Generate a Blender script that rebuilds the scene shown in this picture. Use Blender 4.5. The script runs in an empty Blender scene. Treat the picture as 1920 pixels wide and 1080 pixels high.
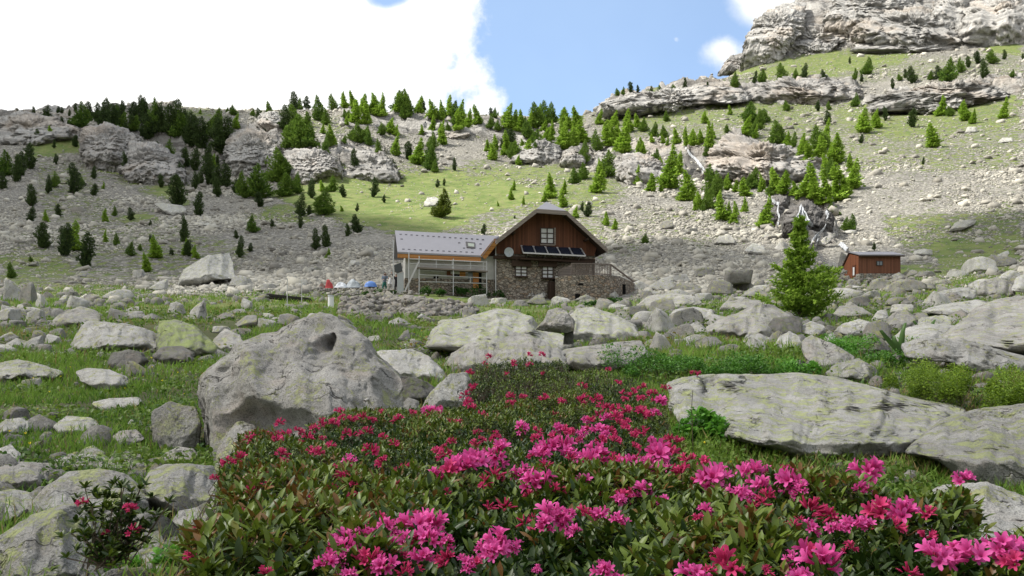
import bpy, bmesh, math, random
import numpy as np
from mathutils import Vector, Matrix, Euler
SC = bpy.context.scene
COL = SC.collection
F, CX, HY = 1500.0, 960.0, 680.0          # focal length and horizon of the photograph, in its own pixels
# ---------------------------------------------------------------- camera
cam = bpy.data.cameras.new('camera'); camo = bpy.data.objects.new('camera', cam); COL.objects.link(camo)
cam.sensor_width = 36; cam.lens = 36*F/1920; cam.shift_y = (HY-540)/1920
cam.clip_start = .05; cam.clip_end = 8000
camo.location = (0, 0, 0); camo.rotation_euler = (math.radians(90), 0, 0)
SC.camera = camo
# ---------------------------------------------------------------- sun and sky
SUN = Vector((-.60, -.02, .80)).normalized()
sl = bpy.data.lights.new('sun', 'SUN'); sl.energy = 5.0; sl.angle = math.radians(.5); sl.color = (1, .95, .87)
so = bpy.data.objects.new('sun', sl); COL.objects.link(so); so.rotation_euler = SUN.to_track_quat('Z', 'Y').to_euler()
so.location = (-300, 0, 500)
W = bpy.data.worlds.new("World"); SC.world = W; W.use_nodes = True
SC.view_settings.view_transform = 'Standard'; SC.view_settings.look = 'None'
SC.view_settings.exposure = 0.6; SC.view_settings.gamma = 1

class NT:                                   # a small writer for node trees
    def __init__(s, nt): s.nt = nt; nt.nodes.clear()
    def n(s, typ, **kw):
        nd = s.nt.nodes.new(typ); ins = kw.pop('ins', {})
        for k, v in kw.items(): setattr(nd, k, v)
        for k, v in ins.items():
            if isinstance(v, bpy.types.NodeSocket): s.nt.links.new(v, nd.inputs[k])
            else: nd.inputs[k].default_value = v
        return nd
    def m(s, op, a, b=0.0, c=None, clamp=False):
        nd = s.n('ShaderNodeMath', operation=op, use_clamp=clamp)
        for i, v in enumerate((a, b, c)):
            if v is None: continue
            if isinstance(v, bpy.types.NodeSocket): s.nt.links.new(v, nd.inputs[i])
            else: nd.inputs[i].default_value = v
        return nd.outputs[0]
    def ss(s, x, a, b):                     # smoothstep from a to b
        nd = s.n('ShaderNodeMapRange', interpolation_type='SMOOTHSTEP', ins={'Value': x, 'From Min': a, 'From Max': b})
        return nd.outputs[0]
    def noise(s, vec, scale, detail=4, rough=.55, out='Fac'):
        return s.n('ShaderNodeTexNoise', ins={'Vector': vec, 'Scale': scale, 'Detail': detail, 'Roughness': rough}).outputs[out]
    def mix(s, f, a, b):
        nd = s.n('ShaderNodeMix', data_type='RGBA')
        for i, v in ((0, f), (6, a), (7, b)):
            if isinstance(v, bpy.types.NodeSocket): s.nt.links.new(v, nd.inputs[i])
            else: nd.inputs[i].default_value = v if i == 0 else (tuple(v)+(1,))[:4]
        return nd.outputs[2]
    def link(s, a, b): s.nt.links.new(a, b)

t = NT(W.node_tree)
sky = t.n('ShaderNodeTexSky', sky_type='NISHITA', sun_disc=False)
sky.sun_elevation = math.asin(SUN.z); sky.sun_rotation = math.atan2(SUN.x, SUN.y)
sky.altitude = 2200; sky.air_density = 1.0; sky.dust_density = 1.2
tc = t.n('ShaderNodeTexCoord').outputs['Generated']
sp = t.n('ShaderNodeSeparateXYZ', ins={0: tc})
yy = t.m('MAXIMUM', sp.outputs[1], .03)
u = t.m('DIVIDE', sp.outputs[0], yy); w = t.m('DIVIDE', sp.outputs[2], yy)
n1 = t.noise(tc, 5.0, 9, .62); n2 = t.noise(tc, 2.2, 6, .6)
d = t.m('ADD', u, t.m('MULTIPLY', t.m('SUBTRACT', n1, .5), .34))
left = t.m('SUBTRACT', 1.0, t.ss(d, -.055, -.02))
hole = t.m('ADD', t.m('POWER', t.m('ADD', u, .155), 2.0), t.m('POWER', t.m('MULTIPLY', t.m('SUBTRACT', w, .462), 1.6), 2.0))
left = t.m('MULTIPLY', left, t.ss(t.m('ADD', hole, t.m('MULTIPLY', t.m('SUBTRACT', n1, .5), .003)), .0002, .0012))
def puff(cx, cz, r, sx):
    q = t.m('ADD', t.m('POWER', t.m('MULTIPLY', t.m('SUBTRACT', u, cx), sx), 2.0), t.m('POWER', t.m('SUBTRACT', w, cz), 2.0))
    q = t.m('ADD', t.m('SQRT', q), t.m('MULTIPLY', t.m('SUBTRACT', n1, .5), .09))
    return t.m('SUBTRACT', 1.0, t.ss(q, r*.35, r))
cl = left
for a in ((.31, .455, .05, .9), (.262, .392, .03, .8), (.205, .405, .012, 1.), (.36, .40, .05, .6)):
    cl = t.m('MAXIMUM', cl, puff(*a))
over = t.m('MULTIPLY', t.ss(n2, .38, .55), t.ss(w, .6, 1.0))          # broken cloud overhead and behind
back = t.m('MULTIPLY', t.ss(n2, .40, .56), t.m('SUBTRACT', 1.0, t.ss(sp.outputs[1], -.05, .04)))
cl = t.m('MAXIMUM', cl, t.m('MAXIMUM', over, back), clamp=True)
veil = t.m('MULTIPLY', t.noise(tc, 1.6, 5, .6), .55)
skyc = t.n('ShaderNodeVectorMath', operation='SCALE', ins={0: sky.outputs[0], 'Scale': .19}).outputs[0]
skyc = t.mix(veil, skyc, (.55, .74, .98))
cloudc = t.mix(t.ss(t.noise(tc, 3.0, 6, .6), .35, .62), (.80, .84, .88), (1.08, 1.07, 1.05))
fin = t.mix(cl, skyc, cloudc)
bg = t.n('ShaderNodeBackground', ins={'Color': fin, 'Strength': .84})
t.link(bg.outputs[0], t.n('ShaderNodeOutputWorld').inputs[0])

# ---------------------------------------------------------------- tags and meshes
def tag(o, label=None, cat=None, group=None, kind=None):
    for k, v in (('label', label), ('category', cat), ('group', group), ('kind', kind)):
        if v: o[k] = v
    return o
def empty(name, loc=(0, 0, 0), rz=0):
    o = bpy.data.objects.new(name, None); COL.objects.link(o); o.location = loc; o.rotation_euler = (0, 0, rz)
    o.empty_display_size = .2
    return o
def link_mesh(name, me, mats=(), parent=None, loc=None):
    for m_ in (mats if isinstance(mats, (list, tuple)) else [mats]): me.materials.append(m_)
    o = bpy.data.objects.new(name, me); COL.objects.link(o)
    if loc is not None: o.location = loc
    if parent is not None: o.parent = parent
    return o
def npmesh(name, V, Fc, smooth=False, attrs=None, mi=None):
    """V (n,3), Fc (m,k) with k 3 or 4"""
    V = np.asarray(V, np.float32); Fc = np.asarray(Fc, np.int32)
    me = bpy.data.meshes.new(name); k = Fc.shape[1]
    me.vertices.add(len(V)); me.vertices.foreach_set('co', V.ravel())
    me.loops.add(Fc.size); me.loops.foreach_set('vertex_index', Fc.ravel())
    me.polygons.add(len(Fc)); me.polygons.foreach_set('loop_start', np.arange(0, Fc.size, k, dtype=np.int32))
    me.polygons.foreach_set('loop_total', np.full(len(Fc), k, np.int32))
    if smooth: me.polygons.foreach_set('use_smooth', np.ones(len(Fc), bool))
    if mi is not None: me.polygons.foreach_set('material_index', np.asarray(mi, np.int32))
    me.update(calc_edges=True)
    for an, av in (attrs or {}).items():
        a = me.attributes.new(an, 'FLOAT', 'POINT'); a.data.foreach_set('value', np.asarray(av, np.float32))
    return me
rng = np.random.default_rng(7)
# value noise
_P = rng.permutation(256); _P = np.concatenate([_P, _P, _P]); _T = rng.random(256)*2-1
def vnoise(p):
    p = np.asarray(p, float); i = np.floor(p).astype(int); f = p-i; f = f*f*f*(f*(f*6-15)+10); i &= 255
    x, y, z = i[..., 0], i[..., 1], i[..., 2]; r = 0
    for dx in (0, 1):
        wx = f[..., 0] if dx else 1-f[..., 0]; a = _P[(x+dx) & 255]
        for dy in (0, 1):
            wy = f[..., 1] if dy else 1-f[..., 1]; b = _P[a+((y+dy) & 255)]
            for dz in (0, 1):
                wz = f[..., 2] if dz else 1-f[..., 2]
                r = r+wx*wy*wz*_T[_P[b+((z+dz) & 255)]]
    return r
def fbm(p, oct=4, lac=2.1, gain=.5):
    p = np.asarray(p, float); a = 1; r = 0; s = 0
    for k in range(oct):
        r = r+a*vnoise(p+17.3*k); s += a; a *= gain; p = p*lac
    return r/s
def ridged(p, oct=4):
    p = np.asarray(p, float); a = 1; r = 0; s = 0
    for k in range(oct):
        r = r+a*(1-2*np.abs(vnoise(p+9.1*k))); s += a; a *= .5; p = p*2.1
    return r/s
def sstep(a, b, x):
    t_ = np.clip((x-a)/(b-a), 0, 1); return t_*t_*(3-2*t_)
def px2w(px, v, Y): return np.array([(px-CX)/F*Y, Y, (HY-v)/F*Y])

# ---------------------------------------------------------------- materials
def newmat(name):
    m_ = bpy.data.materials.new(name); m_.use_nodes = True; return m_, NT(m_.node_tree)
def finish(t, col, rough=.8, normal=None, spec=.3, extra=None):
    ins = {'Base Color': col if isinstance(col, bpy.types.NodeSocket) else tuple(col)+(1,), 'Roughness': rough, 'Specular IOR Level': spec}
    if normal is not None: ins['Normal'] = normal
    ins.update(extra or {})
    b = t.n('ShaderNodeBsdfPrincipled', ins=ins)
    t.link(b.outputs[0], t.n('ShaderNodeOutputMaterial').inputs[0]); return b
def simple(name, col, rough=.7, spec=.3, nscale=0, namt=.15, metal=0, bump=0):
    m_, t = newmat(name); c = tuple(col); nrm = None
    pos = t.n('ShaderNodeTexCoord').outputs['Object']
    if nscale:
        nf = t.noise(pos, nscale, 5, .65)
        c = t.mix(nf, tuple(x*(1-namt*2) for x in col), tuple(min(1, x*(1+namt*2)) for x in col))
        if bump: nrm = t.n('ShaderNodeBump', ins={'Strength': bump, 'Distance': .02, 'Height': nf}).outputs[0]
    finish(t, c, rough, nrm, spec, {'Metallic': metal}); return m_
def granite(name, base=(.30, .29, .27), lichen=.5, lcol=(.36, .38, .12), scale=1.0, warm=.4, strata=0, bstr=.9):
    """grey rock: grain, stains, cracks, and lichen growing on the faces that look up"""
    m_, t = newmat(name)
    geo = t.n('ShaderNodeNewGeometry'); pos = geo.outputs['Position']
    oi = t.n('ShaderNodeObjectInfo').outputs['Random']
    big = t.noise(pos, 1.1*scale, 5, .6); mid = t.noise(pos, 6*scale, 6, .7); fine = t.noise(pos, 55*scale, 4, .75)
    c = t.mix(t.ss(big, .3, .7), tuple(x*.72 for x in base), tuple(x*1.12 for x in base))
    c = t.mix(t.m('MULTIPLY', t.ss(t.noise(pos, 2.3*scale, 4, .6), .5, .68), warm), c, (base[0]*1.3, base[1]*1.05, base[2]*.85))
    c = t.mix(t.m('MULTIPLY', t.ss(mid, .50, .66), .7), c, tuple(x*.48 for x in base))
    c = t.mix(t.m('MULTIPLY', t.ss(t.noise(pos, 12*scale, 5, .7), .55, .68), .6), c, (base[0]*1.55, base[1]*1.55, base[2]*1.5))
    c = t.mix(t.m('MULTIPLY', t.ss(fine, .50, .60), .6), c, (.07, .07, .07))
    vv_ = t.n('ShaderNodeVectorMath', operation='ADD', ins={0: pos, 1: t.n('ShaderNodeVectorMath', operation='SCALE', ins={0: t.noise(pos, 1.7*scale, 4, .6, 'Color'), 'Scale': .9/scale}).outputs[0]}).outputs[0]
    ck = t.n('ShaderNodeTexVoronoi', feature='DISTANCE_TO_EDGE', ins={'Vector': vv_, 'Scale': 1.15*scale}).outputs['Distance']
    crack = t.m('MULTIPLY', t.m('SUBTRACT', 1.0, t.ss(ck, .0, .022)), t.ss(t.noise(pos, 1.4*scale, 2, .5), .5, .6))
    c = t.mix(t.m('MULTIPLY', crack, .8), c, (.04, .038, .035))
    h = t.m('SUBTRACT', t.m('ADD', t.m('MULTIPLY', mid, .85), t.m('ADD', t.m('MULTIPLY', fine, .4), t.m('MULTIPLY', t.noise(pos, 18*scale, 5, .7), .4))), t.m('MULTIPLY', crack, .8))
    if strata:
        mp = t.n('ShaderNodeMapping', ins={'Vector': pos, 'Rotation': (.12, .18, 0), 'Scale': (.05, .05, .55)}).outputs[0]
        st = t.noise(mp, 1.0, 6, .7)
        c = t.mix(t.m('MULTIPLY', t.ss(st, .51, .56), .62), c, tuple(x*.42 for x in base))
        c = t.mix(t.m('MULTIPLY', t.ss(t.noise(pos, .05, 3, .5), .52, .65), .3), c, (base[0]*1.12, base[1]*.9, base[2]*.7))
        h = t.m('ADD', h, t.m('MULTIPLY', st, 2.0))
    if lichen > 0:
        up = t.ss(t.n('ShaderNodeSeparateXYZ', ins={0: geo.outputs['Normal']}).outputs[2], -.15, .65)
        l1 = t.m('ADD', t.noise(pos, 3.1*scale, 3, .6), t.m('MULTIPLY', t.m('SUBTRACT', t.noise(pos, 17*scale, 6, .9), .5), 1.25))
        th = .665-.17*lichen
        lm = t.m('MULTIPLY', t.ss(l1, th, th+.05), up)
        c = t.mix(t.m('MULTIPLY', lm, .72), c, t.mix(t.noise(pos, 16*scale, 3, .6), tuple(x*.7 for x in lcol), tuple(x*1.25 for x in lcol)))
        h = t.m('ADD', h, t.m('MULTIPLY', lm, .08))
    var = t.m('ADD', .86, t.m('MULTIPLY', oi, .28))
    c = t.n('ShaderNodeVectorMath', operation='SCALE', ins={0: c, 'Scale': var}).outputs[0]
    nrm = t.n('ShaderNodeBump', ins={'Strength': bstr, 'Distance': .10/scale, 'Height': h}).outputs[0]
    finish(t, c, .88, nrm, .2); return m_
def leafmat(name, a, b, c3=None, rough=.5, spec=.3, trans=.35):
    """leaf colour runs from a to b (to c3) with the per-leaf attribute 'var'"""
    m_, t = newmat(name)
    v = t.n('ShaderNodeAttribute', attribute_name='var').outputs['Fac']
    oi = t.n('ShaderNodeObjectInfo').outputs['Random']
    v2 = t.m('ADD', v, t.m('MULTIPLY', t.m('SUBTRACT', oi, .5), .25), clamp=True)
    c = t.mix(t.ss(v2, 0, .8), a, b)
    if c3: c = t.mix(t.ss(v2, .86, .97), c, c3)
    p = t.n('ShaderNodeBsdfPrincipled', ins={'Base Color': c, 'Roughness': rough, 'Specular IOR Level': spec})
    tr = t.n('ShaderNodeBsdfTranslucent', ins={'Color': c})
    mx = t.n('ShaderNodeMixShader', ins={0: trans, 1: p.outputs[0], 2: tr.outputs[0]})
    t.link(mx.outputs[0], t.n('ShaderNodeOutputMaterial').inputs[0]); return m_
# ---------------------------------------------------------------- the shape of the valley
NEAR = [(.4, -.98), (1.5, -.95), (3, -.88), (5, -.80), (6.5, -.70)]
T_ = {
 -900: '10,740 16,660 30,575 45,545 70,515 95,460 140,370 200,280 260,210 300,180 340,220 600,420 1500,640',
 -300: '10,745 16,665 30,590 45,565 70,545 95,500 140,420 200,330 260,260 300,235 340,260 600,420 1500,640',
 0: '10,747 16,672 30,600 45,575 70,550 95,505 140,410 190,320 230,265 270,222 290,216 320,240 600,420 1500,640',
 160: '10,747 16,670 30,600 45,576 70,550 95,510 140,415 180,350 215,300 225,265 250,232 285,208 320,235 600,400 1500,640',
 300: '10,745 16,668 30,600 45,577 70,548 95,510 130,430 165,370 200,335 215,290 250,225 290,193 330,230 600,400 1500,640',
 450: '10,745 16,668 30,603 45,578 70,548 95,507 120,455 160,392 195,340 215,310 225,252 260,218 300,207 340,240 600,400 1500,640',
 600: '10,745 16,668 30,605 45,580 60,562 70,547 90,503 120,443 150,397 180,352 200,320 210,287 250,228 290,200 330,240 600,400 1500,640',
 750: '10,745 16,665 30,612 45,588 60,566 70,550 85,522 100,480 130,428 170,380 210,330 235,290 260,242 300,205 340,240 600,400 1500,640',
 950: '10,742 16,660 30,610 45,590 60,568 70,560 82,540 100,490 130,425 170,370 210,330 240,300 260,265 300,228 330,210 360,240 600,400 1500,640',
 1090: '10,740 16,655 30,605 45,586 60,571 70,560 82,530 100,480 130,420 165,370 205,330 240,300 250,270 290,238 330,230 360,260 600,400 1500,640',
 1130: '10,740 16,655 30,603 45,584 60,568 70,558 82,525 100,478 130,420 165,370 205,330 240,300 250,266 290,225 325,198 350,193 380,230 600,400 1500,640',
 1300: '10,740 16,655 30,598 45,580 60,560 75,540 95,490 120,440 150,395 180,350 200,320 215,285 250,240 290,205 310,195 318,165 350,148 390,200 600,400 1500,640',
 1400: '10,738 16,652 30,595 45,572 60,555 75,535 95,490 120,440 150,400 180,355 200,320 210,280 250,235 300,195 312,168 360,140 400,120 420,76 432,66 480,120 600,300 1500,600',
 1480: '10,736 16,650 30,593 45,570 60,552 75,532 95,487 120,438 150,400 165,383 195,330 215,285 250,232 305,192 316,165 370,125 420,95 440,38 475,-4 520,10 620,120 1500,500',
 1600: '10,735 16,650 30,590 45,568 60,548 78,525 95,480 120,420 150,360 190,300 230,250 280,205 310,185 318,165 370,125 420,90 440,30 470,-10 520,-60 700,-60 1500,200',
 1750: '10,733 16,646 30,583 45,562 60,540 78,515 95,475 120,410 150,350 190,290 230,245 270,205 285,170 340,125 400,92 425,35 470,-20 550,-120 700,-150 1500,100',
 1920: '10,728 16,638 30,575 45,555 60,525 78,500 95,465 120,405 150,345 190,280 230,225 270,165 290,150 340,115 400,80 425,30 470,-30 550,-150 700,-200 1500,100',
 2700: '10,710 16,620 30,555 45,525 60,495 78,465 95,425 120,365 150,295 190,235 230,175 270,125 340,55 400,20 470,-60 550,-150 700,-250 1500,0',
}
LY = np.linspace(math.log(.4), math.log(1500), 420); PXS = np.linspace(-900, 2700, 181)
def _table():
    cols = []
    keys = sorted(T_)
    for k in keys:
        pr = [tuple(map(float, s.split(','))) for s in T_[k].split()]
        Ys = [a for a, b in NEAR]+[a for a, b in pr]
        Zs = [b for a, b in NEAR]+[(HY-b)/F*a for a, b in pr]
        cols.append(np.interp(np.exp(LY), Ys, Zs))
    cols = np.array(cols)
    out = np.array([np.interp(PXS, keys, cols[:, j]) for j in range(len(LY))])       # (ly, px)
    for _ in range(2):
        out[1:-1] = (out[:-2]+2*out[1:-1]+out[2:])/4
        for _k in range(5): out[:, 1:-1] = (out[:, :-2]+2*out[:, 1:-1]+out[:, 2:])/4
    return out
TAB = _table()
def w2px(x, y):
    th = np.arctan2(x, y); th = np.clip(th, -.891, .859); r = np.hypot(x, y)
    return CX+F*np.tan(th), np.maximum(r*np.cos(th), .4)
def base_h(px, Y):
    a = np.clip((np.log(Y)-LY[0])/(LY[1]-LY[0]), 0, len(LY)-1.001); b = np.clip((px-PXS[0])/(PXS[1]-PXS[0]), 0, len(PXS)-1.001)
    i = a.astype(int); j = b.astype(int); fa = a-i; fb = b-j
    return (TAB[i, j]*(1-fa)*(1-fb)+TAB[i+1, j]*fa*(1-fb)+TAB[i, j+1]*(1-fa)*fb+TAB[i+1, j+1]*fa*fb)
def inpoly(px, v, poly, soft=12.0):
    """smooth 0..1 membership of points in a polygon (signed distance / soft)"""
    px = np.asarray(px, float); v = np.asarray(v, float); P = np.array(poly, float); n = len(P)
    dmin = np.full(px.shape, 1e9); ins = np.zeros(px.shape, bool)
    for i in range(n):
        x0, y0 = P[i]; x1, y1 = P[(i+1) % n]; dx, dy = x1-x0, y1-y0
        t_ = np.clip(((px-x0)*dx+(v-y0)*dy)/(dx*dx+dy*dy+1e-9), 0, 1)
        dmin = np.minimum(dmin, np.hypot(px-x0-t_*dx, v-y0-t_*dy))
        c = ((y0 > v) != (y1 > v)); ins ^= c & (px < (x1-x0)*(v-y0)/(y1-y0+1e-12)+x0)
    sd = np.where(ins, dmin, -dmin)
    return sstep(-soft, soft, sd)
# maps of the slopes, drawn where the photograph shows them (grass, bare rock)
def PP(s): return [tuple(map(float, q.split(','))) for q in s.split()]
GRASS = [(PP('520,335 640,318 760,320 950,330 1010,350 1030,385 900,400 800,450 660,425 520,380'), 1.0), (PP('860,300 1100,310 1180,350 1120,400 1000,400 900,350'), .62),
 (PP('60,262 150,250 160,290 60,300'), .9), (PP('155,305 240,315 345,350 340,380 280,345 160,325'), .95), (PP('230,405 300,395 300,425 205,430'), .85), (PP('260,350 330,345 330,385'), .7),
 (PP('60,530 330,520 300,570 40,590'), .75), (PP('0,560 600,545 900,560 900,720 0,760'), 1.0), (PP('430,420 520,385 640,390 560,430'), .7), (PP('1230,160 1500,160 1560,190 1500,245 1200,240 1130,215'), .6),
 (PP('1330,130 1560,95 1720,88 1700,120 1560,150 1330,150'), .75), (PP('1560,190 1920,170 1920,240 1700,270 1560,240'), .62), (PP('1740,430 1920,420 1920,520 1760,510'), .8),
 (PP('1840,60 1920,60 1920,110 1840,100'), .8), (PP('1700,480 1920,510 1920,600 1400,620 1250,600 1340,545 1560,520'), .72), (PP('900,560 1340,560 1400,760 900,720'), .8), (PP('1060,420 1140,420 1120,480'), .5),
 (PP('0,470 120,480 200,520 0,545'), .6), (PP('420,200 640,215 640,260 560,240'), .55), (PP('600,215 1100,240 1100,275 620,250'), .4), (PP('1400,560 1920,560 1920,760 1400,720'), .7), (PP('330,195 420,205 430,225 340,225'), .6), (PP('700,300 1180,320 1180,380 1060,420 800,440 640,420'), .5), (PP('1150,190 1920,190 1920,270 1600,270 1300,250 1150,240'), .5), (PP('1300,110 1920,100 1920,150 1300,165'), .45), (PP('1640,400 1920,380 1920,450 1700,470'), .55), (PP('1100,205 1920,195 1920,320 1620,330 1500,290 1300,270 1130,260'), .47), (PP('1580,300 1920,320 1920,400 1650,420'), .25), (PP('620,380 1150,400 1250,440 1180,480 900,450 620,440'), .45), (PP('1180,380 1420,400 1500,450 1300,470 1200,430'), .38), (PP('60,300 150,310 250,400 200,440 60,400'), .42), (PP('0,430 330,420 480,470 440,540 0,540'), .42)]
ROCK = [(PP('158,238 300,232 350,275 345,345 250,335 170,300'), 1.), (PP('420,245 540,235 640,275 640,340 540,335 430,320'), 1.), (PP('1110,200 1300,160 1560,150 1610,165 1610,190 1400,200 1180,215'), 1.),
 (PP('1620,190 1920,145 1920,175 1640,208'), 1.), (PP('1370,115 1400,50 1480,-10 1950,-60 1950,70 1850,85 1560,90 1440,110'), 1.1), (PP('1340,300 1360,262 1540,285 1530,350 1340,330'), 1.), (PP('1110,270 1300,270 1320,330 1120,325'), .7),
 (PP('960,260 1110,270 1110,310 960,300'), .7), (PP('640,210 860,225 1000,240 1000,270 720,250 640,235'), .8), (PP('1430,370 1560,370 1570,460 1500,470 1440,420'), 1.), (PP('0,215 160,212 155,260 60,255 0,250'), .8), (PP('640,250 720,270 740,330 640,320'), .8), (PP('1280,270 1330,280 1340,340 1280,330'), 1.), (PP('200,195 330,190 340,235 200,235'), .5)]
def maps(px, v, Y, x, y):
    p3 = np.stack([x/9, y/9, v*0+.5], -1); nz = fbm(p3, 4)*30; nz2 = fbm(p3*3.1+5, 3)*10
    g = np.full_like(px, .13)*(px > 450); r = np.zeros_like(px)
    a, b = px+nz+nz2, v+(fbm(p3+31, 3)*16)*sstep(40, 120, Y)
    for poly, w_ in GRASS: g = np.maximum(g, inpoly(a, b, poly, 14)*w_)
    for poly, w_ in ROCK: r = np.maximum(r, inpoly(a*.6+px*.4, v+fbm(p3*2+3, 3)*8, poly, 6)*w_)
    near = 1-sstep(35, 52, Y)
    g = np.maximum(g, near*.95)
    g = np.where((Y > 300) & (px < 1100), np.maximum(g, .45), g)
    return np.clip(g, 0, 1), np.clip(r, 0, 1)
def strata(x, y, z):
    q = z*.16+.035*x+.5*fbm(np.stack([x/25, y/25, z/25], -1), 3)
    fr = q-np.floor(q)
    return (sstep(.0, .35, fr)-fr)
def hgt_full(x, y, cheap=False):
    x = np.asarray(x, float); y = np.asarray(y, float)
    px, Y = w2px(x, y); z = base_h(px, Y); v = HY-F*z/Y
    g, r = maps(px, v, Y, x, y)
    far = sstep(55, 110, Y); p = np.stack([x, y, 0*x], -1)
    z = z+(1-far)*(.10*fbm(p/2.1, 3)+.26*sstep(6, 25, Y)*fbm(p/6.5, 3))
    z = z+far*(1.0*fbm(p/28, 3)+.45*fbm(p/7, 3))
    z = z+far*r*(5.0*ridged(p/26+3, 4)*np.clip(.5+Y/700, 0, 1.1)+1.3*ridged(p/6.5, 3)-1.2)
    z = z+far*r*strata(x, y, z)*3.2
    bl = np.floor(np.stack([x/5+.5*fbm(p/9, 2), y/5, z/2.2+.03*x], -1)); z = z+far*r*1.1*_T[(bl@np.array([17, 59, 131])).astype(int) & 255]
    return z, g, r, px, v, Y
def hgt(x, y): return hgt_full(np.atleast_1d(x), np.atleast_1d(y))[0]
# grid of the terrain: fans out from where the viewer stands, closed behind
th = np.concatenate([np.linspace(-math.pi, -.75, 50)[:-1], np.linspace(-.75, .75, 860), np.linspace(.75, math.pi, 50)[1:]])
rr = np.concatenate([np.exp(np.linspace(math.log(.4), math.log(60), 230))[:-1], np.exp(np.linspace(math.log(60), math.log(560), 560))[:-1], np.exp(np.linspace(math.log(560), math.log(1900), 26))])
TH, RR = np.meshgrid(th, rr)
GX, GY = np.sin(TH)*RR, np.cos(TH)*RR
GZ, GG, GR, GPX, GV, GYY = hgt_full(GX, GY)
GVREAL = HY-F*GZ/GYY
nr, nc = TH.shape
idx = np.arange(nr*nc).reshape(nr, nc)
q = np.stack([idx[:-1, :-1], idx[:-1, 1:], idx[1:, 1:], idx[1:, :-1]], -1).reshape(-1, 4)[:, ::-1]
wet = np.zeros_like(GX)  # damp rock at the falls; two crag patches elsewhere just darker and smoother
for poly in (PP('1290,285 1330,330 1318,345 1280,300'), PP('1440,372 1560,372 1562,400 1540,470 1570,510 1550,520 1500,470 1430,430'), PP('400,255 480,250 450,310 415,310'), PP('1020,265 1060,270 1050,310 1020,300')):
    wet = np.maximum(wet, inpoly(GPX, GVREAL, poly, 9))
V = np.stack([GX, GY, GZ], -1).reshape(-1, 3)
c0 = len(V); V = np.vstack([V, [[0, 0, float(GZ[0].mean())]]])
ext = lambda a: np.append(a.ravel(), a.ravel()[0])
gme = npmesh('mountain_ground', V, q, True, {'grass': ext(GG), 'rock': ext(GR), 'wet': ext(wet), 'dist': ext(GYY)})

# material of the ground
GM, t = newmat('alpine_ground')
geo = t.n('ShaderNodeNewGeometry'); pos = geo.outputs['Position']
at = lambda n_: t.n('ShaderNodeAttribute', attribute_name=n_).outputs['Fac']
ga, ra, wa, da = at('grass'), at('rock'), at('wet'), at('dist')
# scree
def vor(s, feat='F1'): return t.n('ShaderNodeTexVoronoi', feature=feat, ins={'Vector': pos, 'Scale': s})
v1, v2 = vor(1.5), vor(3.8); v3 = vor(.55)
vc = t.n('ShaderNodeSeparateColor', ins={0: v1.outputs['Color']}).outputs[0]
vc2 = t.n('ShaderNodeSeparateColor', ins={0: v2.outputs['Color']}).outputs[1]
sc1 = t.mix(vc, (.17, .163, .145), (.40, .385, .345)); sc2 = t.mix(vc2, (.15, .145, .13), (.42, .405, .365))
scree = t.mix(.5, sc1, sc2)
scree = t.mix(t.m('MULTIPLY', t.ss(v1.outputs['Distance'], .28, .5), .55), scree, (.075, .07, .06))  # gaps between stones coloured dark for crevice shade
scree = t.mix(t.m('MULTIPLY', t.ss(t.noise(pos, .07, 4, .6), .45, .7), .3), scree, (.36, .34, .29))
# rock face
mp = t.n('ShaderNodeMapping', ins={'Vector': pos, 'Rotation': (.1, .16, 0), 'Scale': (.045, .045, .4)}).outputs[0]
st = t.noise(mp, 1.0, 8, .72); nb = t.noise(pos, .09, 6, .7); nf = t.noise(pos, .9, 6, .7)
rock = t.mix(t.ss(nb, .32, .66), (.28, .27, .25), (.48, .465, .435))
rock = t.mix(t.m('MULTIPLY', t.ss(st, .50, .56), .7), rock, (.13, .12, .11))
rock = t.mix(t.m('MULTIPLY', t.ss(t.noise(pos, .045, 4, .6), .53, .64), .3), rock, (.42, .33, .24))
rock = t.mix(t.m('MULTIPLY', t.ss(nf, .55, .68), .5), rock, (.12, .115, .105))
# grass
gn = t.noise(pos, .35, 5, .65); gf = t.noise(pos, 5.5, 5, .7)
grass = t.mix(t.ss(gn, .35, .65), (.085, .135, .028), (.165, .20, .06))
grass = t.mix(t.m('MULTIPLY', t.ss(t.noise(pos, .9, 6, .75), .48, .62), .7), grass, (.19, .175, .085))
near_ = t.m('SUBTRACT', 1.0, t.ss(da, 14.0, 60.0))
earth = t.mix(gf, (.022, .026, .012), (.065, .07, .028))
earth = t.mix(t.m('MULTIPLY', t.ss(gn, .5, .7), .5), earth, (.10, .085, .05))
grass = t.mix(near_, grass, earth)
gm = t.m('ADD', ga, t.m('MULTIPLY', t.m('SUBTRACT', t.noise(pos, .8, 6, .75), .5), t.m('MULTIPLY', 2.6, t.ss(da, 30.0, 80.0))))
gm = t.ss(gm, .40, .56)
col = t.mix(gm, scree, grass)
nz_ = t.n('ShaderNodeSeparateXYZ', ins={0: geo.outputs['True Normal']}).outputs[2]
ledge = t.m('MULTIPLY', t.ss(nz_, .80, .93), t.ss(t.noise(pos, .2, 4, .6), .42, .55))
rm = t.m('MULTIPLY', t.ss(t.m('ADD', ra, t.m('MULTIPLY', t.m('SUBTRACT', nf, .5), .6)), .35, .6), t.m('SUBTRACT', 1.0, t.m('MULTIPLY', ledge, .6)))
col = t.mix(rm, col, rock)
col = t.mix(t.m('MULTIPLY', wa, .75), col, (.035, .033, .032))
h = t.m('ADD', t.m('MULTIPLY', v1.outputs['Distance'], -.5), t.m('MULTIPLY', v2.outputs['Distance'], -.22))
h = t.m('MULTIPLY', h, t.m('SUBTRACT', 1.0, t.m('MULTIPLY', gm, .75)))
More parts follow.
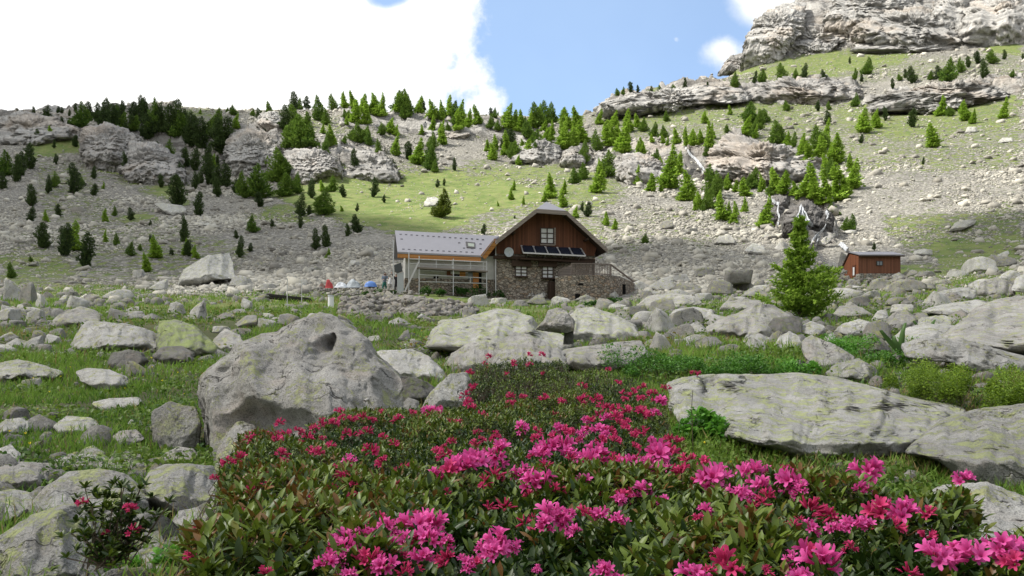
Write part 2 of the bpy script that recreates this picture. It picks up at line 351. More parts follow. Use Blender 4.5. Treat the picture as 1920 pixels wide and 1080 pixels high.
h = t.m('ADD', h, t.m('MULTIPLY', rm, t.m('ADD', t.m('MULTIPLY', st, 2.4), t.m('MULTIPLY', nf, 1.1))))
h = t.m('ADD', h, t.m('MULTIPLY', gf, .1)); h = t.m('ADD', h, t.m('MULTIPLY', rm, t.m('MULTIPLY', t.noise(pos, .35, 7, .75), 3.0)))
nrm = t.n('ShaderNodeBump', ins={'Strength': .8, 'Distance': .7, 'Height': h}).outputs[0]
finish(t, col, t.m('SUBTRACT', .92, t.m('MULTIPLY', wa, .5)), nrm, .2)
ground = tag(link_mesh('ground', gme, GM), kind='structure')

# ---------------------------------------------------------------- where a pixel meets the ground
_MY = np.exp(np.linspace(math.log(.9), math.log(560), 2600))
def hit(px, v, ymin=0.0):
    """first point of the ground seen at photo pixel (px, v)"""
    Y = _MY[_MY > ymin]; x = (px-CX)/F*Y; z = (HY-v)/F*Y; gz = hgt(x, Y); k = np.argmax(gz >= z)
    if gz[k] < z[k]: k = int(np.argmin(np.abs(HY-F*gz/Y-v)))
    return np.array([x[k], Y[k], gz[k]])
def hits(pts):
    """many at once, on the mesh's own grid of columns"""
    out = []
    thg = np.arctan2((np.array([p[0] for p in pts])-CX)/F, 1.0)
    VV = HY-F*GZ/GYY
    for (p, t0) in zip(pts, thg):
        j = int(np.clip(np.searchsorted(th, t0)-1, 0, nc-2)); f = (t0-th[j])/(th[j+1]-th[j])
        z = GZ[:, j]*(1-f)+GZ[:, j+1]*f; Yc = rr*math.cos(t0); vv = HY-F*z/Yc
        ok = (vv <= p[1]) & (rr > (p[2] if len(p) > 2 else 1))
        k = int(np.argmax(ok)) if ok.any() else int(np.argmin(np.where(rr > 60, np.abs(vv-p[1]), 1e9)))
        if ok.any() and k > 0 and vv[k-1] > p[1]:
            a = (vv[k-1]-p[1])/(vv[k-1]-vv[k]+1e-9); r_ = rr[k-1]*(1-a)+rr[k]*a; z_ = z[k-1]*(1-a)+z[k]*a
        else: r_, z_ = rr[k], z[k]
        out.append((math.sin(t0)*r_, math.cos(t0)*r_, z_))
    return np.array(out)
# ---------------------------------------------------------------- unseen cloud, shaped to shade the near ground and the left slopes
def lit_map(x, y):
    """1 where the photograph has sun on the ground"""
    px, Y = w2px(x, y); z = base_h(px, Y); v = HY-F*z/Y
    p = np.stack([x/22, y/22, 0*x], -1); n = fbm(p, 4)*40
    edge = np.interp(px, [-900, 380, 470, 560, 700, 850, 1000, 1200, 1400, 1560, 1650, 1760, 1920, 2400], [-300, 60, 215, 380, 418, 445, 455, 460, 470, 478, 470, 420, 395, 350])
    s = sstep(14, -20, v-edge+n*.7)
    s = np.where(Y > 285, np.maximum(s, sstep(200, 330, px)*.9), s)
    s = np.where(Y < 60, 0, s)
    dk = inpoly(px+n, v, PP('1040,250 1120,262 1120,310 1030,300'), 20)*.0
    return np.clip(s-dk, 0, 1)
def make_shade_cloud():
    ALT = 900.0; gx = np.linspace(-520, 560, 181); gy = np.linspace(-330, 560, 150)
    X, Y_ = np.meshgrid(gx, gy); px, Yf = w2px(X, Y_); Z = np.where(Y_ > 5, base_h(px, Yf), -1)
    for _ in range(10):
        Z[1:-1, 1:-1] = (Z[:-2, 1:-1]+Z[2:, 1:-1]+Z[1:-1, :-2]+Z[1:-1, 2:])/4
    dens = 1-np.where(Y_ > 30, lit_map(X, Y_), 0)
    ex = sstep(0, 90, X+520)*sstep(0, 90, 560-X)*sstep(0, 90, Y_+330)*sstep(0, 60, 560-Y_)
    dens = dens*ex
    s = (ALT-Z)/SUN.z
    P = np.stack([X+s*SUN.x, Y_+s*SUN.y, Z*0+ALT], -1)
    n = fbm(P/90, 4)
    sd_ = np.array(SUN[:]); top = P+sd_*(12+70*dens*(1+n))[..., None]; bot = P-sd_*(4+12*dens*(1+fbm(P/50+9, 3)))[..., None]
    nr_, nc_ = X.shape; i = np.arange(nr_*nc_).reshape(nr_, nc_)
    qd = np.stack([i[:-1, :-1], i[:-1, 1:], i[1:, 1:], i[1:, :-1]], -1).reshape(-1, 4)
    off = nr_*nc_
    ring = np.concatenate([i[0, :], i[1:, -1], i[-1, -2::-1], i[-2:0:-1, 0]])
    side = np.stack([ring, ring+off, np.roll(ring, -1)+off, np.roll(ring, -1)], -1)
    me = npmesh('cloud', np.vstack([top.reshape(-1, 3), bot.reshape(-1, 3)]), np.vstack([qd, qd[:, ::-1]+off, side]), True, {'dens': np.concatenate([dens.ravel()]*2), 'thick': np.concatenate([(.34+.53*sstep(60, 110, Y_)).ravel()]*2)})
    m_, t = newmat('shade_cloud_vapour')
    a = t.n('ShaderNodeAttribute', attribute_name='dens').outputs['Fac']
    pos = t.n('ShaderNodeNewGeometry').outputs['Position']
    a = t.m('ADD', a, t.m('MULTIPLY', t.m('SUBTRACT', t.noise(pos, .03, 6, .65), .5), .7))
    a = t.m('MULTIPLY', t.ss(a, .3, .65), t.n('ShaderNodeAttribute', attribute_name='thick').outputs['Fac'])
    d = t.n('ShaderNodeBsdfDiffuse', ins={'Color': (.9, .9, .9, 1)}); tl = t.n('ShaderNodeBsdfTranslucent', ins={'Color': (.95, .95, .95, 1)})
    m1 = t.n('ShaderNodeMixShader', ins={0: .6, 1: d.outputs[0], 2: tl.outputs[0]})
    tr = t.n('ShaderNodeBsdfTransparent')
    m2 = t.n('ShaderNodeMixShader', ins={0: a, 1: tr.outputs[0], 2: m1.outputs[0]})
    t.link(m2.outputs[0], t.n('ShaderNodeOutputMaterial').inputs[0])
    tag(link_mesh('cloud', me, m_), kind='structure')
make_shade_cloud()

# ---------------------------------------------------------------- many small shapes at once
def ico(sub):
    bm = bmesh.new(); bmesh.ops.create_icosphere(bm, subdivisions=sub, radius=1)
    V = np.array([v.co[:] for v in bm.verts]); Fc = np.array([[v.index for v in f.verts] for f in bm.faces]); bm.free(); return V, Fc
ICO = {k: ico(k) for k in (1, 2, 3)}
def rand_rot(n, tilt=math.pi):
    """random rotation matrices; tilt limits the lean from upright"""
    a = rng.random(n)*2*math.pi; b = (rng.random(n)*2-1)*tilt; c = rng.random(n)*2*math.pi
    ca, sa, cb, sb, cc, sc_ = np.cos(a), np.sin(a), np.cos(b), np.sin(b), np.cos(c), np.sin(c)
    Rz = np.zeros((n, 3, 3)); Rz[:, 0, 0] = ca; Rz[:, 0, 1] = -sa; Rz[:, 1, 0] = sa; Rz[:, 1, 1] = ca; Rz[:, 2, 2] = 1
    Rx = np.zeros((n, 3, 3)); Rx[:, 0, 0] = 1; Rx[:, 1, 1] = cb; Rx[:, 1, 2] = -sb; Rx[:, 2, 1] = sb; Rx[:, 2, 2] = cb
    R2 = np.zeros((n, 3, 3)); R2[:, 0, 0] = cc; R2[:, 0, 1] = -sc_; R2[:, 1, 0] = sc_; R2[:, 1, 1] = cc; R2[:, 2, 2] = 1
    return R2 @ Rx @ Rz
def stamp(tv, tf, pos, R, var=None):
    """copy template verts tv/faces tf to every pos with matrix R (scale inside R)"""
    n = len(pos); V = np.einsum('nij,kj->nki', R, tv)+pos[:, None, :]
    Fc = (tf[None]+(np.arange(n)*len(tv))[:, None, None]).reshape(-1, tf.shape[1])
    return V.reshape(-1, 3), Fc, (None if var is None else np.repeat(var, len(tv)))
def merge(parts):
    Vs, Fs, As, o = [], [], [], 0
    for V, Fc, a in parts:
        Vs.append(V); Fs.append(Fc+o); As.append(a if a is not None else np.zeros(len(V))); o += len(V)
    return np.vstack(Vs), np.vstack(Fs), np.concatenate(As)
def block_templates(n, seed):
    r_ = np.random.default_rng(seed); out = []
    Fq = np.array([[0, 2, 3], [0, 3, 1], [4, 5, 7], [4, 7, 6], [0, 1, 5], [0, 5, 4], [2, 6, 7], [2, 7, 3], [0, 4, 6], [0, 6, 2], [1, 3, 7], [1, 7, 5]])
    for k in range(n):
        V = np.array([[x_, y_, z_] for x_ in (-1, 1) for y_ in (-1, 1) for z_ in (-1, 1)], float)*np.array([.8, .5+.3*r_.random(), .25+.3*r_.random()])
        V += r_.normal(size=V.shape)*.16; V[V[:, 2] > 0, :2] *= r_.uniform(.45, .95); out.append((V, Fq[:, ::-1]))
    return out
def stone_templates(n, sub, seed=3, cut=7):
    r_ = np.random.default_rng(seed); out = []
    for k in range(n):
        V, Fc = ICO[sub]; V = V.copy()*np.array([1, .75+.3*r_.random(), .5+.3*r_.random()])
        for _ in range(cut+4):
            nn = r_.normal(size=3); nn[2] = abs(nn[2])*.8; nn /= np.linalg.norm(nn); h_ = .28+.38*r_.random()
            dd = V@nn-h_; V -= np.where(dd > 0, dd, 0)[:, None]*nn
        V *= 1+.06*fbm(V*3.5+k*7, 3)[:, None]
        out.append((V, Fc))
    return out
STM, t = newmat('scree_stone')
v = t.n('ShaderNodeAttribute', attribute_name='var').outputs['Fac']; pos = t.n('ShaderNodeNewGeometry').outputs['Position']
c = t.mix(v, (.19, .18, .16), (.52, .50, .43)); c = t.mix(t.m('MULTIPLY', t.ss(t.noise(pos, 1.5, 5, .7), .5, .65), .4), c, (.16, .15, .135))
c = t.mix(t.m('MULTIPLY', t.ss(t.noise(pos, .11, 3, .6), .52, .66), .4), c, (.42, .395, .33))
finish(t, c, .9, None, .15)
def scatter_scree():
    N = 300000; px = rng.random(N)*2500-290; lo, hi = math.log(52), math.log(430)
    Y = np.exp(lo+(hi-lo)*rng.random(N)**.8); x = (px-CX)/F*Y
    z, g, r, p_, v_, Yf = hgt_full(x, Y)
    keep = rng.random(N) < np.clip(1.02-.95*g, .16, 1)*np.where(r > .5, .25, 1)
    # the chalet's and the shed's own ground stays free
    keep &= ~((Y < 84) & (px > 730) & (px < 1190)) & ~((Y < 88) & (Y > 70) & (px > 1560) & (px < 1700))
    dens = fbm(np.stack([x/16, Y/16, 0*x], -1), 3); keep &= rng.random(N) < .65+.9*dens
    x, Y, z = x[keep], Y[keep], z[keep]; n = len(x)
    sf = np.clip(1+1.9*fbm(np.stack([x/20, Y/20, 0*x+3], -1), 4), .45, 1.75)*np.clip(1.1-.6*g[keep], .5, 1); size = (.05+.085*rng.random(n)**2)*sf*(1+Y/150)+.42*rng.random(n)**60*(1+Y/150)
    R = rand_rot(n, .5)*size[:, None, None]*1.15
    tp = block_templates(20, 5); parts = []; which = rng.integers(0, 20, n)
    pos = np.stack([x, Y, z+size*.12], -1); var = np.clip(rng.random(n)*.75+.15+.5*fbm(np.stack([x/14, Y/14, 0*x+7], -1), 3), 0, 1)
    for k in range(20):
        s = which == k; parts.append(stamp(tp[k][0], tp[k][1], pos[s], R[s], var[s]))
    V, Fc, a = merge(parts)
    tag(link_mesh('scree_stones', npmesh('scree_stones', V, Fc, False, {'var': a}), STM), 'pale angular scree stones strewn over the mountain slopes', 'scree', kind='stuff')
scatter_scree()
NST = granite('near_stone', (.29, .285, .27), .55, scale=1.2)
def scatter_near():
    """stones in the turf, too many and too small to count"""
    N = 15000; px = rng.random(N)*2700-390; Y = np.exp(math.log(2.4)+(math.log(72)-math.log(2.4))*rng.random(N)**.75); x = (px-CX)/F*Y
    corner = (px < 500) & (Y < 5.2)*1
    cl = .5*corner+fbm(np.stack([x/5, Y/5, 0*x+4], -1), 3)+.25*(px > 1150)+.15*(Y > 35)
    keep = (rng.random(N) < .3+1.6*cl) & ~((Y > 62) & (px > 730) & (px < 1180)) 
    x, Y = x[keep], Y[keep]; n = len(x); z = hgt(x, Y)
    size = (.04+.11*rng.random(n)**2+.33*rng.random(n)**10)*(.42+Y/30)
    R = rand_rot(n, .35)*size[:, None, None]; tp = stone_templates(8, 2, 11, 7); which = rng.integers(0, 8, n); parts = []
    for k in range(8):
        s = which == k; parts.append(stamp(tp[k][0], tp[k][1], np.stack([x, Y, z+size*.05], -1)[s], R[s]))
    V, Fc, a = merge(parts)
    tag(link_mesh('turf_stones', npmesh('turf_stones', V, Fc, True), NST), 'small grey stones bedded in the turf below the chalet', 'stones', kind='stuff')
scatter_near()
# ---------------------------------------------------------------- boulders
def shape_boulder(poly, Yc, T, shear, seed, sub=6, cuts=11, amp=.075, cutdepth=.26, p=2.9, face=.3, plow=6, under=0, dents=(), fr=1.0, strat=0, round_=1):
    """a block whose outline from the path is poly (photo pixels), centred at depth Yc, half thickness T (m);
    shear leans its upper faces away; cuts are flat facets; returns world verts"""
    r_ = np.random.default_rng(seed)
    if sub not in ICO: ICO[sub] = ico(sub)
    D, Fc = ICO[sub]; P = np.array(poly, float)
    x0, x1, y0, y1 = P[:, 0].min(), P[:, 0].max(), P[:, 1].min(), P[:, 1].max()
    A = 0; cx = 0; cy = 0
    for i in range(len(P)):
        a, b = P[i], P[(i+1) % len(P)]; cr = a[0]*b[1]-b[0]*a[1]; A += cr; cx += (a[0]+b[0])*cr; cy += (a[1]+b[1])*cr
    cx /= 3*A; cy /= 3*A; hh = (y1-y0)/2
    ang = np.linspace(0, 2*math.pi, 361); R = np.zeros(361)
    for k, a in enumerate(ang):
        dx, dy = math.cos(a), -math.sin(a)
        for i in range(len(P)):
            ax, ay = P[i]-(cx, cy); bx, by = P[(i+1) % len(P)]-(cx, cy); ex, ey = bx-ax, by-ay
            den = dx*ey-dy*ex
            if abs(den) < 1e-9: continue
            t_ = (ax*ey-ay*ex)/den; s_ = (ax*dy-ay*dx)/den
            if t_ > 0 and -1e-6 <= s_ <= 1+1e-6: R[k] = max(R[k], t_)
    R = np.where(R == 0, np.median(R), R)
    for _ in range(2*round_): R[1:-1] = (R[:-2]+2*R[1:-1]+R[2:])/4
    phi = np.arctan2(D[:, 2], D[:, 0]) % (2*math.pi); rho = np.hypot(D[:, 0], D[:, 2]); tt = D[:, 1]
    p = p+(plow-p)*sstep(0, .45, -np.sin(phi)); k = (rho**p+np.abs(tt)**p)**(1/p); rho = rho/k; tt = tt/k
    Rf = np.interp(phi, ang, R)
    lower = np.where(np.sin(phi) < 0, 1.0+under*(-np.sin(phi)), 1.0)
    dxp = rho*Rf*np.cos(phi); dyp = -rho*Rf*np.sin(phi)*lower
    q_ = np.stack([dxp/max(1, (x1-x0)/2), tt, -dyp/max(1, hh)], -1)        # unit-box coordinates
    for c in range(cuts):                                                  # flat facets, on the near side and the top
        nn = r_.normal(size=3); nn[1] = -abs(nn[1])-.55; nn[2] = nn[2]*.8+.15; nn /= np.linalg.norm(nn)
        ext_ = np.max(q_@nn); h_ = ext_*(1-cutdepth*(.35+.9*r_.random())); dd = q_@nn-h_
        q_ -= np.where(dd > 0, dd, 0)[:, None]*nn*.92*np.array([.25, 1, .25])/max(.3, (nn*nn*np.array([.25, 1, .25])).sum())
    dxp = q_[:, 0]*max(1, (x1-x0)/2); dyp = -q_[:, 2]*max(1, hh); tt = q_[:, 1]
    Y = Yc+shear*np.interp(-dyp/hh+.32*fbm(np.stack([dxp, dyp*.4, 0*dxp+seed*9], -1)/max(20, hh)*1.6, 3), [-1, -1+2*face, 1], [-1, -1, 1])+T*tt; Y = np.maximum(Y, Yc*.35)
    Wd = np.stack([(cx+dxp-CX)/F*Y, Y, (HY-(cy+dyp))/F*Y], -1)
    c3 = px2w(cx, cy, Yc); size = max((x1-x0), (y1-y0))/F*Yc/2
    nd = Wd-c3; L = np.linalg.norm(nd, axis=1, keepdims=True)+1e-9; nd = nd/L
    q3 = Wd/size*1.3*fr+seed*3.7
    dsp = amp*size*(1.0*fbm(q3, 4)-.9*np.clip(ridged(q3*1.3+5, 3)-.62, 0, 1)*1.6+.5*fbm(q3*4, 3)+.28*fbm(q3*13, 3))
    bq = np.floor(np.stack([Wd[:, 0]/size*4+.8*fbm(q3, 2), Wd[:, 1]/size*4, Wd[:, 2]/size*4+.5*Wd[:, 0]/size*4], -1)); dsp = dsp+(0 if strat else size*.013)*_T[(bq@np.array([17, 59, 131])).astype(int) & 255]
    if strat:
        bl = np.floor(np.stack([Wd[:, 0]/size*3.1+.4*fbm(q3, 2), Wd[:, 1]/size*3.1, Wd[:, 2]/size*9+.12*Wd[:, 0]/size*9], -1)); dsp = dsp+size*.05*_T[(bl@np.array([17, 59, 131])).astype(int) & 255]+size*.035*_T[(np.floor(np.stack([Wd[:, 0]/size*8, Wd[:, 1]/size*8, (Wd[:, 2]+.12*Wd[:, 0])/size*22], -1))@np.array([29, 71, 113])).astype(int) & 255]
        dsp = dsp+strat*size*.06*strata(Wd[:, 0]*6/size, Wd[:, 1]*6/size, Wd[:, 2]*14/size)*1.3
    Wd = Wd+nd*dsp[:, None]
    for (dpx, dv, rad, dep) in dents:
        dd = np.hypot((dxp+cx-dpx), (dyp+cy-dv))/rad; m_ = (tt < .2)*np.exp(-dd**2*1.5)
        Wd[:, 1] += m_*dep; 
    return Wd, Fc, c3
ROCKM = {'g': granite('boulder_granite', (.385, .375, .355), .5, lcol=(.37, .40, .16), scale=1.7, warm=.25),
         'l': granite('boulder_lichen', (.40, .395, .375), .8, lcol=(.37, .41, .15), scale=1.9, warm=.15),
         'L': granite('boulder_green_lichen', (.27, .28, .22), 1.5, lcol=(.25, .31, .09), scale=1.3, warm=.1),
         'w': granite('boulder_pale', (.46, .455, .435), .45, scale=1.6, warm=.1),
         'd': granite('boulder_dark', (.17, .165, .155), .5, lcol=(.16, .19, .07), scale=1.6, warm=.3),
         'o': granite('outcrop_rock', (.47, .46, .435), 0, scale=.3, warm=.2, strata=1, bstr=1),
         'b': granite('outcrop_brown', (.40, .388, .368), 0, scale=.3, warm=.3, strata=1, bstr=.7)}
ROCKM['D'] = granite('wet_rock', (.21, .20, .19), 0, scale=.3, warm=.1, strata=1)
ROCKS = []
def rock(label, poly, Y=None, T=None, shear=None, mat='g', sub=5, name='boulder', group=None, cat=None, **kw):
    P = PP(poly) if isinstance(poly, str) else poly
    a = np.array(P); w_ = a[:, 0].max()-a[:, 0].min(); vb = a[:, 1].max(); h_ = vb-a[:, 1].min()
    if Y is None:
        g0 = hit(a[:, 0].mean(), vb-.04*h_); wm = w_/F*g0[1]; T = T or wm*.36; sh = shear if shear is not None else .5*h_/F*g0[1]
        Y = g0[1]+T*.6+sh*.75
    else:
        wm = w_/F*Y; T = T or wm*.36; sh = shear if shear is not None else .5*h_/F*Y
    seed = len(ROCKS)+11
    Wd, Fc, c3 = shape_boulder(P, Y, T, sh, seed, sub=sub, **kw)
    base = np.array([c3[0], c3[1], Wd[:, 2].min()])
    me = npmesh(name, Wd-base, Fc, True)
    o = link_mesh(name, me, ROCKM[mat], loc=base); tag(o, label, cat or 'boulder', group); ROCKS.append((o, a)); return o

rock('huge humped grey boulder with a dark hollow below its peak, largest boulder in the foreground',
     '371,715 385,692 425,665 452,640 490,628 518,622 545,605 572,592 600,585 622,590 642,602 662,620 682,640 702,668 730,692 750,706 753,760 745,805 640,840 520,860 440,858 398,862 386,832 381,790 373,750',
     Y=6.9, T=.85, shear=.42, sub=7, cuts=6, amp=.06, cutdepth=.2, p=3.2, under=.25, face=.42, dents=((610, 643, 15, .30), (622, 632, 9, .15), (600, 662, 22, .16), (588, 690, 30, .08), (520, 640, 40, .05), (655, 625, 14, .10), (470, 660, 40, -.06), (540, 720, 40, .05), (440, 800, 75, .30), (500, 815, 60, .22), (560, 800, 60, .15), (700, 705, 30, -.10), (640, 700, 30, .10)))
rock('angular grey boulder wedged against the left foot of the humped boulder', '285,772 318,750 347,760 370,763 378,800 372,838 320,850 298,845 287,820', T=.24, shear=.05, mat='l', sub=6, cutdepth=.3, under=.2)
rock('upright rounded rock in front of the humped boulder, beside the red blossoms', '398,892 405,850 418,820 445,790 480,793 485,820 470,855 440,885', T=.22, shear=.05, sub=6, under=.3)
rock('smooth pale domed boulder right behind the humped boulder', '686,668 715,656 770,655 802,668 832,695 838,714 800,726 740,720 700,702', mat='w', T=.45, shear=.25, sub=6, under=.4)
rock('dark mossy boulder leaning below the pale dome, right of the humped boulder', '735,700 790,712 822,730 792,758 745,765 725,735', mat='d', T=.35, shear=.1, sub=6, under=.3)
rock('smooth pale wedge-shaped boulder pointing up behind the red blossoms', '787,775 805,738 842,702 875,697 887,715 886,745 850,778 805,785', mat='w', T=.28, shear=.1, sub=6, under=.3)
rock('small grey rock peeping between the humped boulder and the wedge-shaped one', '748,762 765,745 785,752 788,775 760,785', T=.12, sub=5)
rock('broad flat-topped lichen boulder in mid-meadow, left of the perched stone', '801,652 813,625 827,600 872,597 905,588 930,581 962,583 1000,594 1010,618 1050,626 1075,645 1050,668 900,665', mat='l', T=1.3, shear=1.3, sub=6, cuts=5, cutdepth=.15, under=.2)
rock('tilted dark stone perched on a stub above the flat lichen boulder', '1004,618 1020,600 1029,583 1048,577 1064,584 1077,603 1075,619 1058,624 1030,621', mat='g', Y=14.6, T=.32, shear=.1, sub=6, cutdepth=.25)
rock('short stub of rock carrying the perched dark stone', '1060,612 1076,610 1074,645 1056,646', mat='d', Y=14.7, T=.12, shear=0, sub=5)
rock('round grey boulder with a sunlit crest, left of the twin mound', '830,688 850,662 880,643 910,640 938,660 945,692 900,700 842,700', mat='g', T=.4, shear=.2, sub=6, under=.5)
rock('large dark-faced mound boulder behind the rear rhododendron', '918,692 935,642 965,622 1000,634 1040,645 1058,663 1062,695 1030,708 940,705', mat='g', T=.5, shear=.4, sub=6, under=.5)
rock('long pale lichen slab right of the perched stone', '1058,605 1080,578 1112,575 1150,590 1190,610 1202,630 1150,643 1090,645 1066,635', mat='l', T=1.2, shear=1.2, sub=6, cuts=4, under=.3)
rock('low wide boulder with a dark right shoulder, beyond the rear rhododendron', '1055,655 1110,648 1155,641 1200,638 1210,660 1192,682 1140,695 1095,698 1062,694', mat='g', T=.7, shear=.4, sub=6, under=.4)
rock('great flat pale slab filling the right foreground', '1248,718 1300,703 1400,701 1500,700 1565,708 1640,728 1700,746 1800,762 1815,800 1780,832 1700,845 1600,850 1500,838 1400,822 1330,808 1275,792 1250,768', mat='l', T=1.0, shear=1.5, sub=7, cuts=5, cutdepth=.12, amp=.055, p=3.6, under=.35, face=.15, dents=((1420, 730, 60, .10), (1620, 770, 50, -.08), (1300, 740, 30, .06), (1540, 830, 40, .15), (1700, 835, 60, .12)))
rock('wide lichen-spotted slab at the right edge, sloping towards the great slab', '1690,850 1760,790 1830,768 1920,758 2090,760 2100,900 1920,905 1860,908 1800,885 1760,860', mat='l', T=.7, shear=.8, sub=7, cuts=4, cutdepth=.15, amp=.035, p=3.4, under=.8)
rock('low pale slab behind the rightmost blossoms', '1640,1000 1690,950 1760,915 1850,905 1920,935 2050,950 2050,1030 1920,1060 1750,1060', mat='w', T=.28, shear=.35, sub=6, cuts=3, cutdepth=.15, under=.1)
rock('jagged grey boulder above the great slab, its left neighbour a green bank', '1503,642 1520,627 1560,645 1602,670 1592,695 1540,698 1508,668', mat='g', T=.35, shear=.25, sub=6, under=.3)
rock('lichen-flecked boulder resting behind the middle of the great slab', '1540,708 1568,682 1610,671 1640,690 1648,712 1590,720', mat='l', T=.35, shear=.2, sub=6, under=.3)
rock('long grey log-shaped slab right of the upright broad-leaved plant', '1692,645 1720,634 1800,636 1860,650 1935,672 1935,705 1850,698 1780,678 1705,672', mat='w', T=.6, shear=.3, sub=6, under=.2)
rock('big slanting grey rock mass at the right edge above the log-shaped slab', '1760,640 1790,612 1830,583 1872,562 1940,556 2150,560 2150,680 1950,668 1850,655 1790,655', mat='g', T=2, shear=1.6, sub=6, cuts=5, under=.2)
rock('pale flat rock between the broad-leaved plant and the slanting rock mass', '1670,640 1690,618 1740,604 1800,612 1830,640 1780,652 1700,652', mat='w', T=1, shear=.6, under=.3)
rock('large sloping grey boulder left of the young larch', '1325,612 1372,590 1418,570 1450,572 1478,590 1480,625 1440,640 1370,640 1330,632', mat='g', T=1.2, shear=1.1, sub=6, under=.2)
rock('squarish mossy boulder at the foot of the young larch', '1438,612 1450,596 1498,592 1504,600 1503,632 1470,638 1437,630', mat='d', T=.5, shear=.2, sub=5, under=.3)
rock('round pale boulder just right of the mossy one under the larch', '1503,610 1520,602 1545,610 1549,628 1520,636 1504,630', mat='w', T=.5, shear=.2, under=.3)
rock('small whitish rock above the green bank, below the mossy boulder', '1388,645 1400,628 1425,625 1445,634 1440,648 1405,652', mat='w', under=.3)
rock('whitish dome rock on the green bank, right of its smaller neighbour', '1450,650 1462,630 1480,621 1500,632 1508,650 1480,660', mat='w', under=.3)
rock('flat pale table rock between chalet terrace and larch', '1253,594 1265,580 1300,575 1335,580 1340,598 1290,603', mat='w', shear=.8, under=.2)
rock('grey hummocky ledge right of the chalet terrace', '1190,575 1215,555 1260,550 1310,556 1315,570 1265,580 1215,583', mat='g', shear=1, under=.2)
rock('dark-edged ledge left of the young larch', '1345,585 1360,567 1400,560 1440,565 1445,578 1390,585', mat='g', shear=.6, under=.2)
rock('slanting pale boulder under the larch, right side', '1560,625 1580,607 1612,598 1640,608 1640,625 1600,632', mat='w', under=.3)
rock('long low grey rock right of the larch trunk', '1560,590 1575,573 1605,572 1635,588 1630,597 1590,598', mat='g', under=.3)
rock('pitted round boulder right of centre on the right meadow', '1655,612 1672,588 1700,581 1722,600 1720,616 1685,622', mat='g', T=.7, under=.3)
rock('pale triangular rock left of the pitted round boulder', '1632,602 1645,583 1662,580 1668,598 1650,606', mat='w', under=.3)
rock('square-topped rock behind the pitted round boulder', '1668,590 1672,571 1712,570 1714,588', mat='g', under=.4)
rock('long pale whaleback rock on the right meadow', '1728,565 1760,548 1800,538 1830,541 1828,560 1780,568', mat='w', shear=.8, under=.2)
rock('big rounded slab behind the whaleback rock, near the right edge', '1828,555 1840,530 1870,520 1895,528 1905,552 1870,562', mat='g', shear=.7, under=.2)
rock('pale ledge below the whaleback rock', '1720,585 1760,572 1830,562 1880,570 1860,582 1780,592', mat='w', shear=.8, under=.2)
rock('pale domed rock at the right edge beyond the slanting mass', '1895,545 1905,520 1940,505 1990,520 1990,560', mat='w', shear=.8)
rock('low lichen rock in the turf below the whaleback rock', '1705,610 1730,595 1770,590 1800,600 1780,616 1720,618', mat='l', under=.3)
# left side
rock('long whitish boulder with a cracked face on the left meadow', '130,652 150,622 165,603 200,604 260,614 300,630 306,650 270,660 200,664 140,662', mat='w', T=.9, shear=.6, sub=6, cutdepth=.25, under=.25)
rock('bright green lichen-covered hump right of the long whitish boulder', '293,645 300,603 330,600 362,612 395,638 415,655 420,668 360,672 300,668', mat='L', T=.9, shear=.6, sub=6, under=.3)
rock('boxy mossy rock in the grass in front of the whitish boulder', '200,690 208,662 240,654 268,662 282,680 265,694 215,697', mat='d', T=.35, shear=.1, under=.3)
rock('flat mossy rock right beside the boxy one, below the green hump', '285,668 305,650 340,648 365,662 360,682 300,684', mat='d', T=.4, under=.3)
rock('grey rock between the green hump and the humped boulder', '392,648 420,615 450,628 460,650 415,660', mat='g', under=.3)
rock('grey-green dome rock uphill of the long whitish boulder', '88,612 110,590 150,575 182,583 190,602 150,614', mat='g', T=.8, under=.3)
rock('low broad lichen rock at the left edge in tall grass', '-40,690 0,680 35,674 80,684 122,697 95,714 30,718 -40,716', mat='l', T=.7, shear=.5, sub=6, under=.2)
rock('pinkish flat rock in the grass right of the low broad one', '140,697 165,690 205,693 240,706 240,722 205,736 155,716', mat='w', T=.4, shear=.5, sub=5, under=.2)
rock('flat pale rock step in the grass left of the humped boulder', '172,755 200,748 262,744 268,752 250,766 190,770', mat='w', T=.22, shear=.2, under=.2)
rock('small pale round rock at the left edge', '-15,865 0,840 20,833 38,850 36,868 10,874', mat='w', under=.2)
rock('long flat grey rock lying across the left foreground', '74,866 95,853 135,850 210,856 252,860 248,882 185,888 105,882', mat='g', T=.25, shear=.15, sub=6, cutdepth=.3, under=.2)
rock('small lichen rock behind the long flat rock', '142,855 158,840 175,834 198,850 190,862', mat='l', T=.15, under=.2)
rock('flat dark-sided rock at the left edge under the long flat rock', '-30,872 40,866 92,869 105,888 75,915 0,925 -30,920', mat='g', T=.28, shear=.15, sub=6, under=.2)
rock('grey boulder with lichen patches behind the small left rhododendron', '45,958 88,912 130,886 188,880 240,890 275,915 281,962 262,995 180,988 62,968', mat='l', T=.32, shear=.2, sub=7, cutdepth=.3, amp=.04, under=.15)
rock('broad lichen-splashed boulder left of the rhododendron bank', '268,905 282,878 305,868 400,874 412,900 402,935 332,972 285,950', mat='l', T=.3, shear=.2, sub=7, cutdepth=.25, amp=.04, under=.15)
rock('smooth lichen-streaked boulder in the lower left corner', '-60,1040 0,1003 60,966 120,945 172,950 192,1000 160,1060 90,1120 -60,1120', mat='l', T=.3, shear=.2, sub=7, cutdepth=.25, amp=.035, under=.1)
rock('lichen-crusted boulder half under the left side of the rhododendrons', '368,990 398,938 450,915 480,935 505,985 480,1020 400,1022', mat='l', T=.22, shear=.12, sub=7, amp=.04, under=.15)
rock('small round rock between the two boulders at the humped boulder\'s foot', '293,866 312,848 335,837 362,842 374,858 345,872', mat='g', T=.14, under=.2)
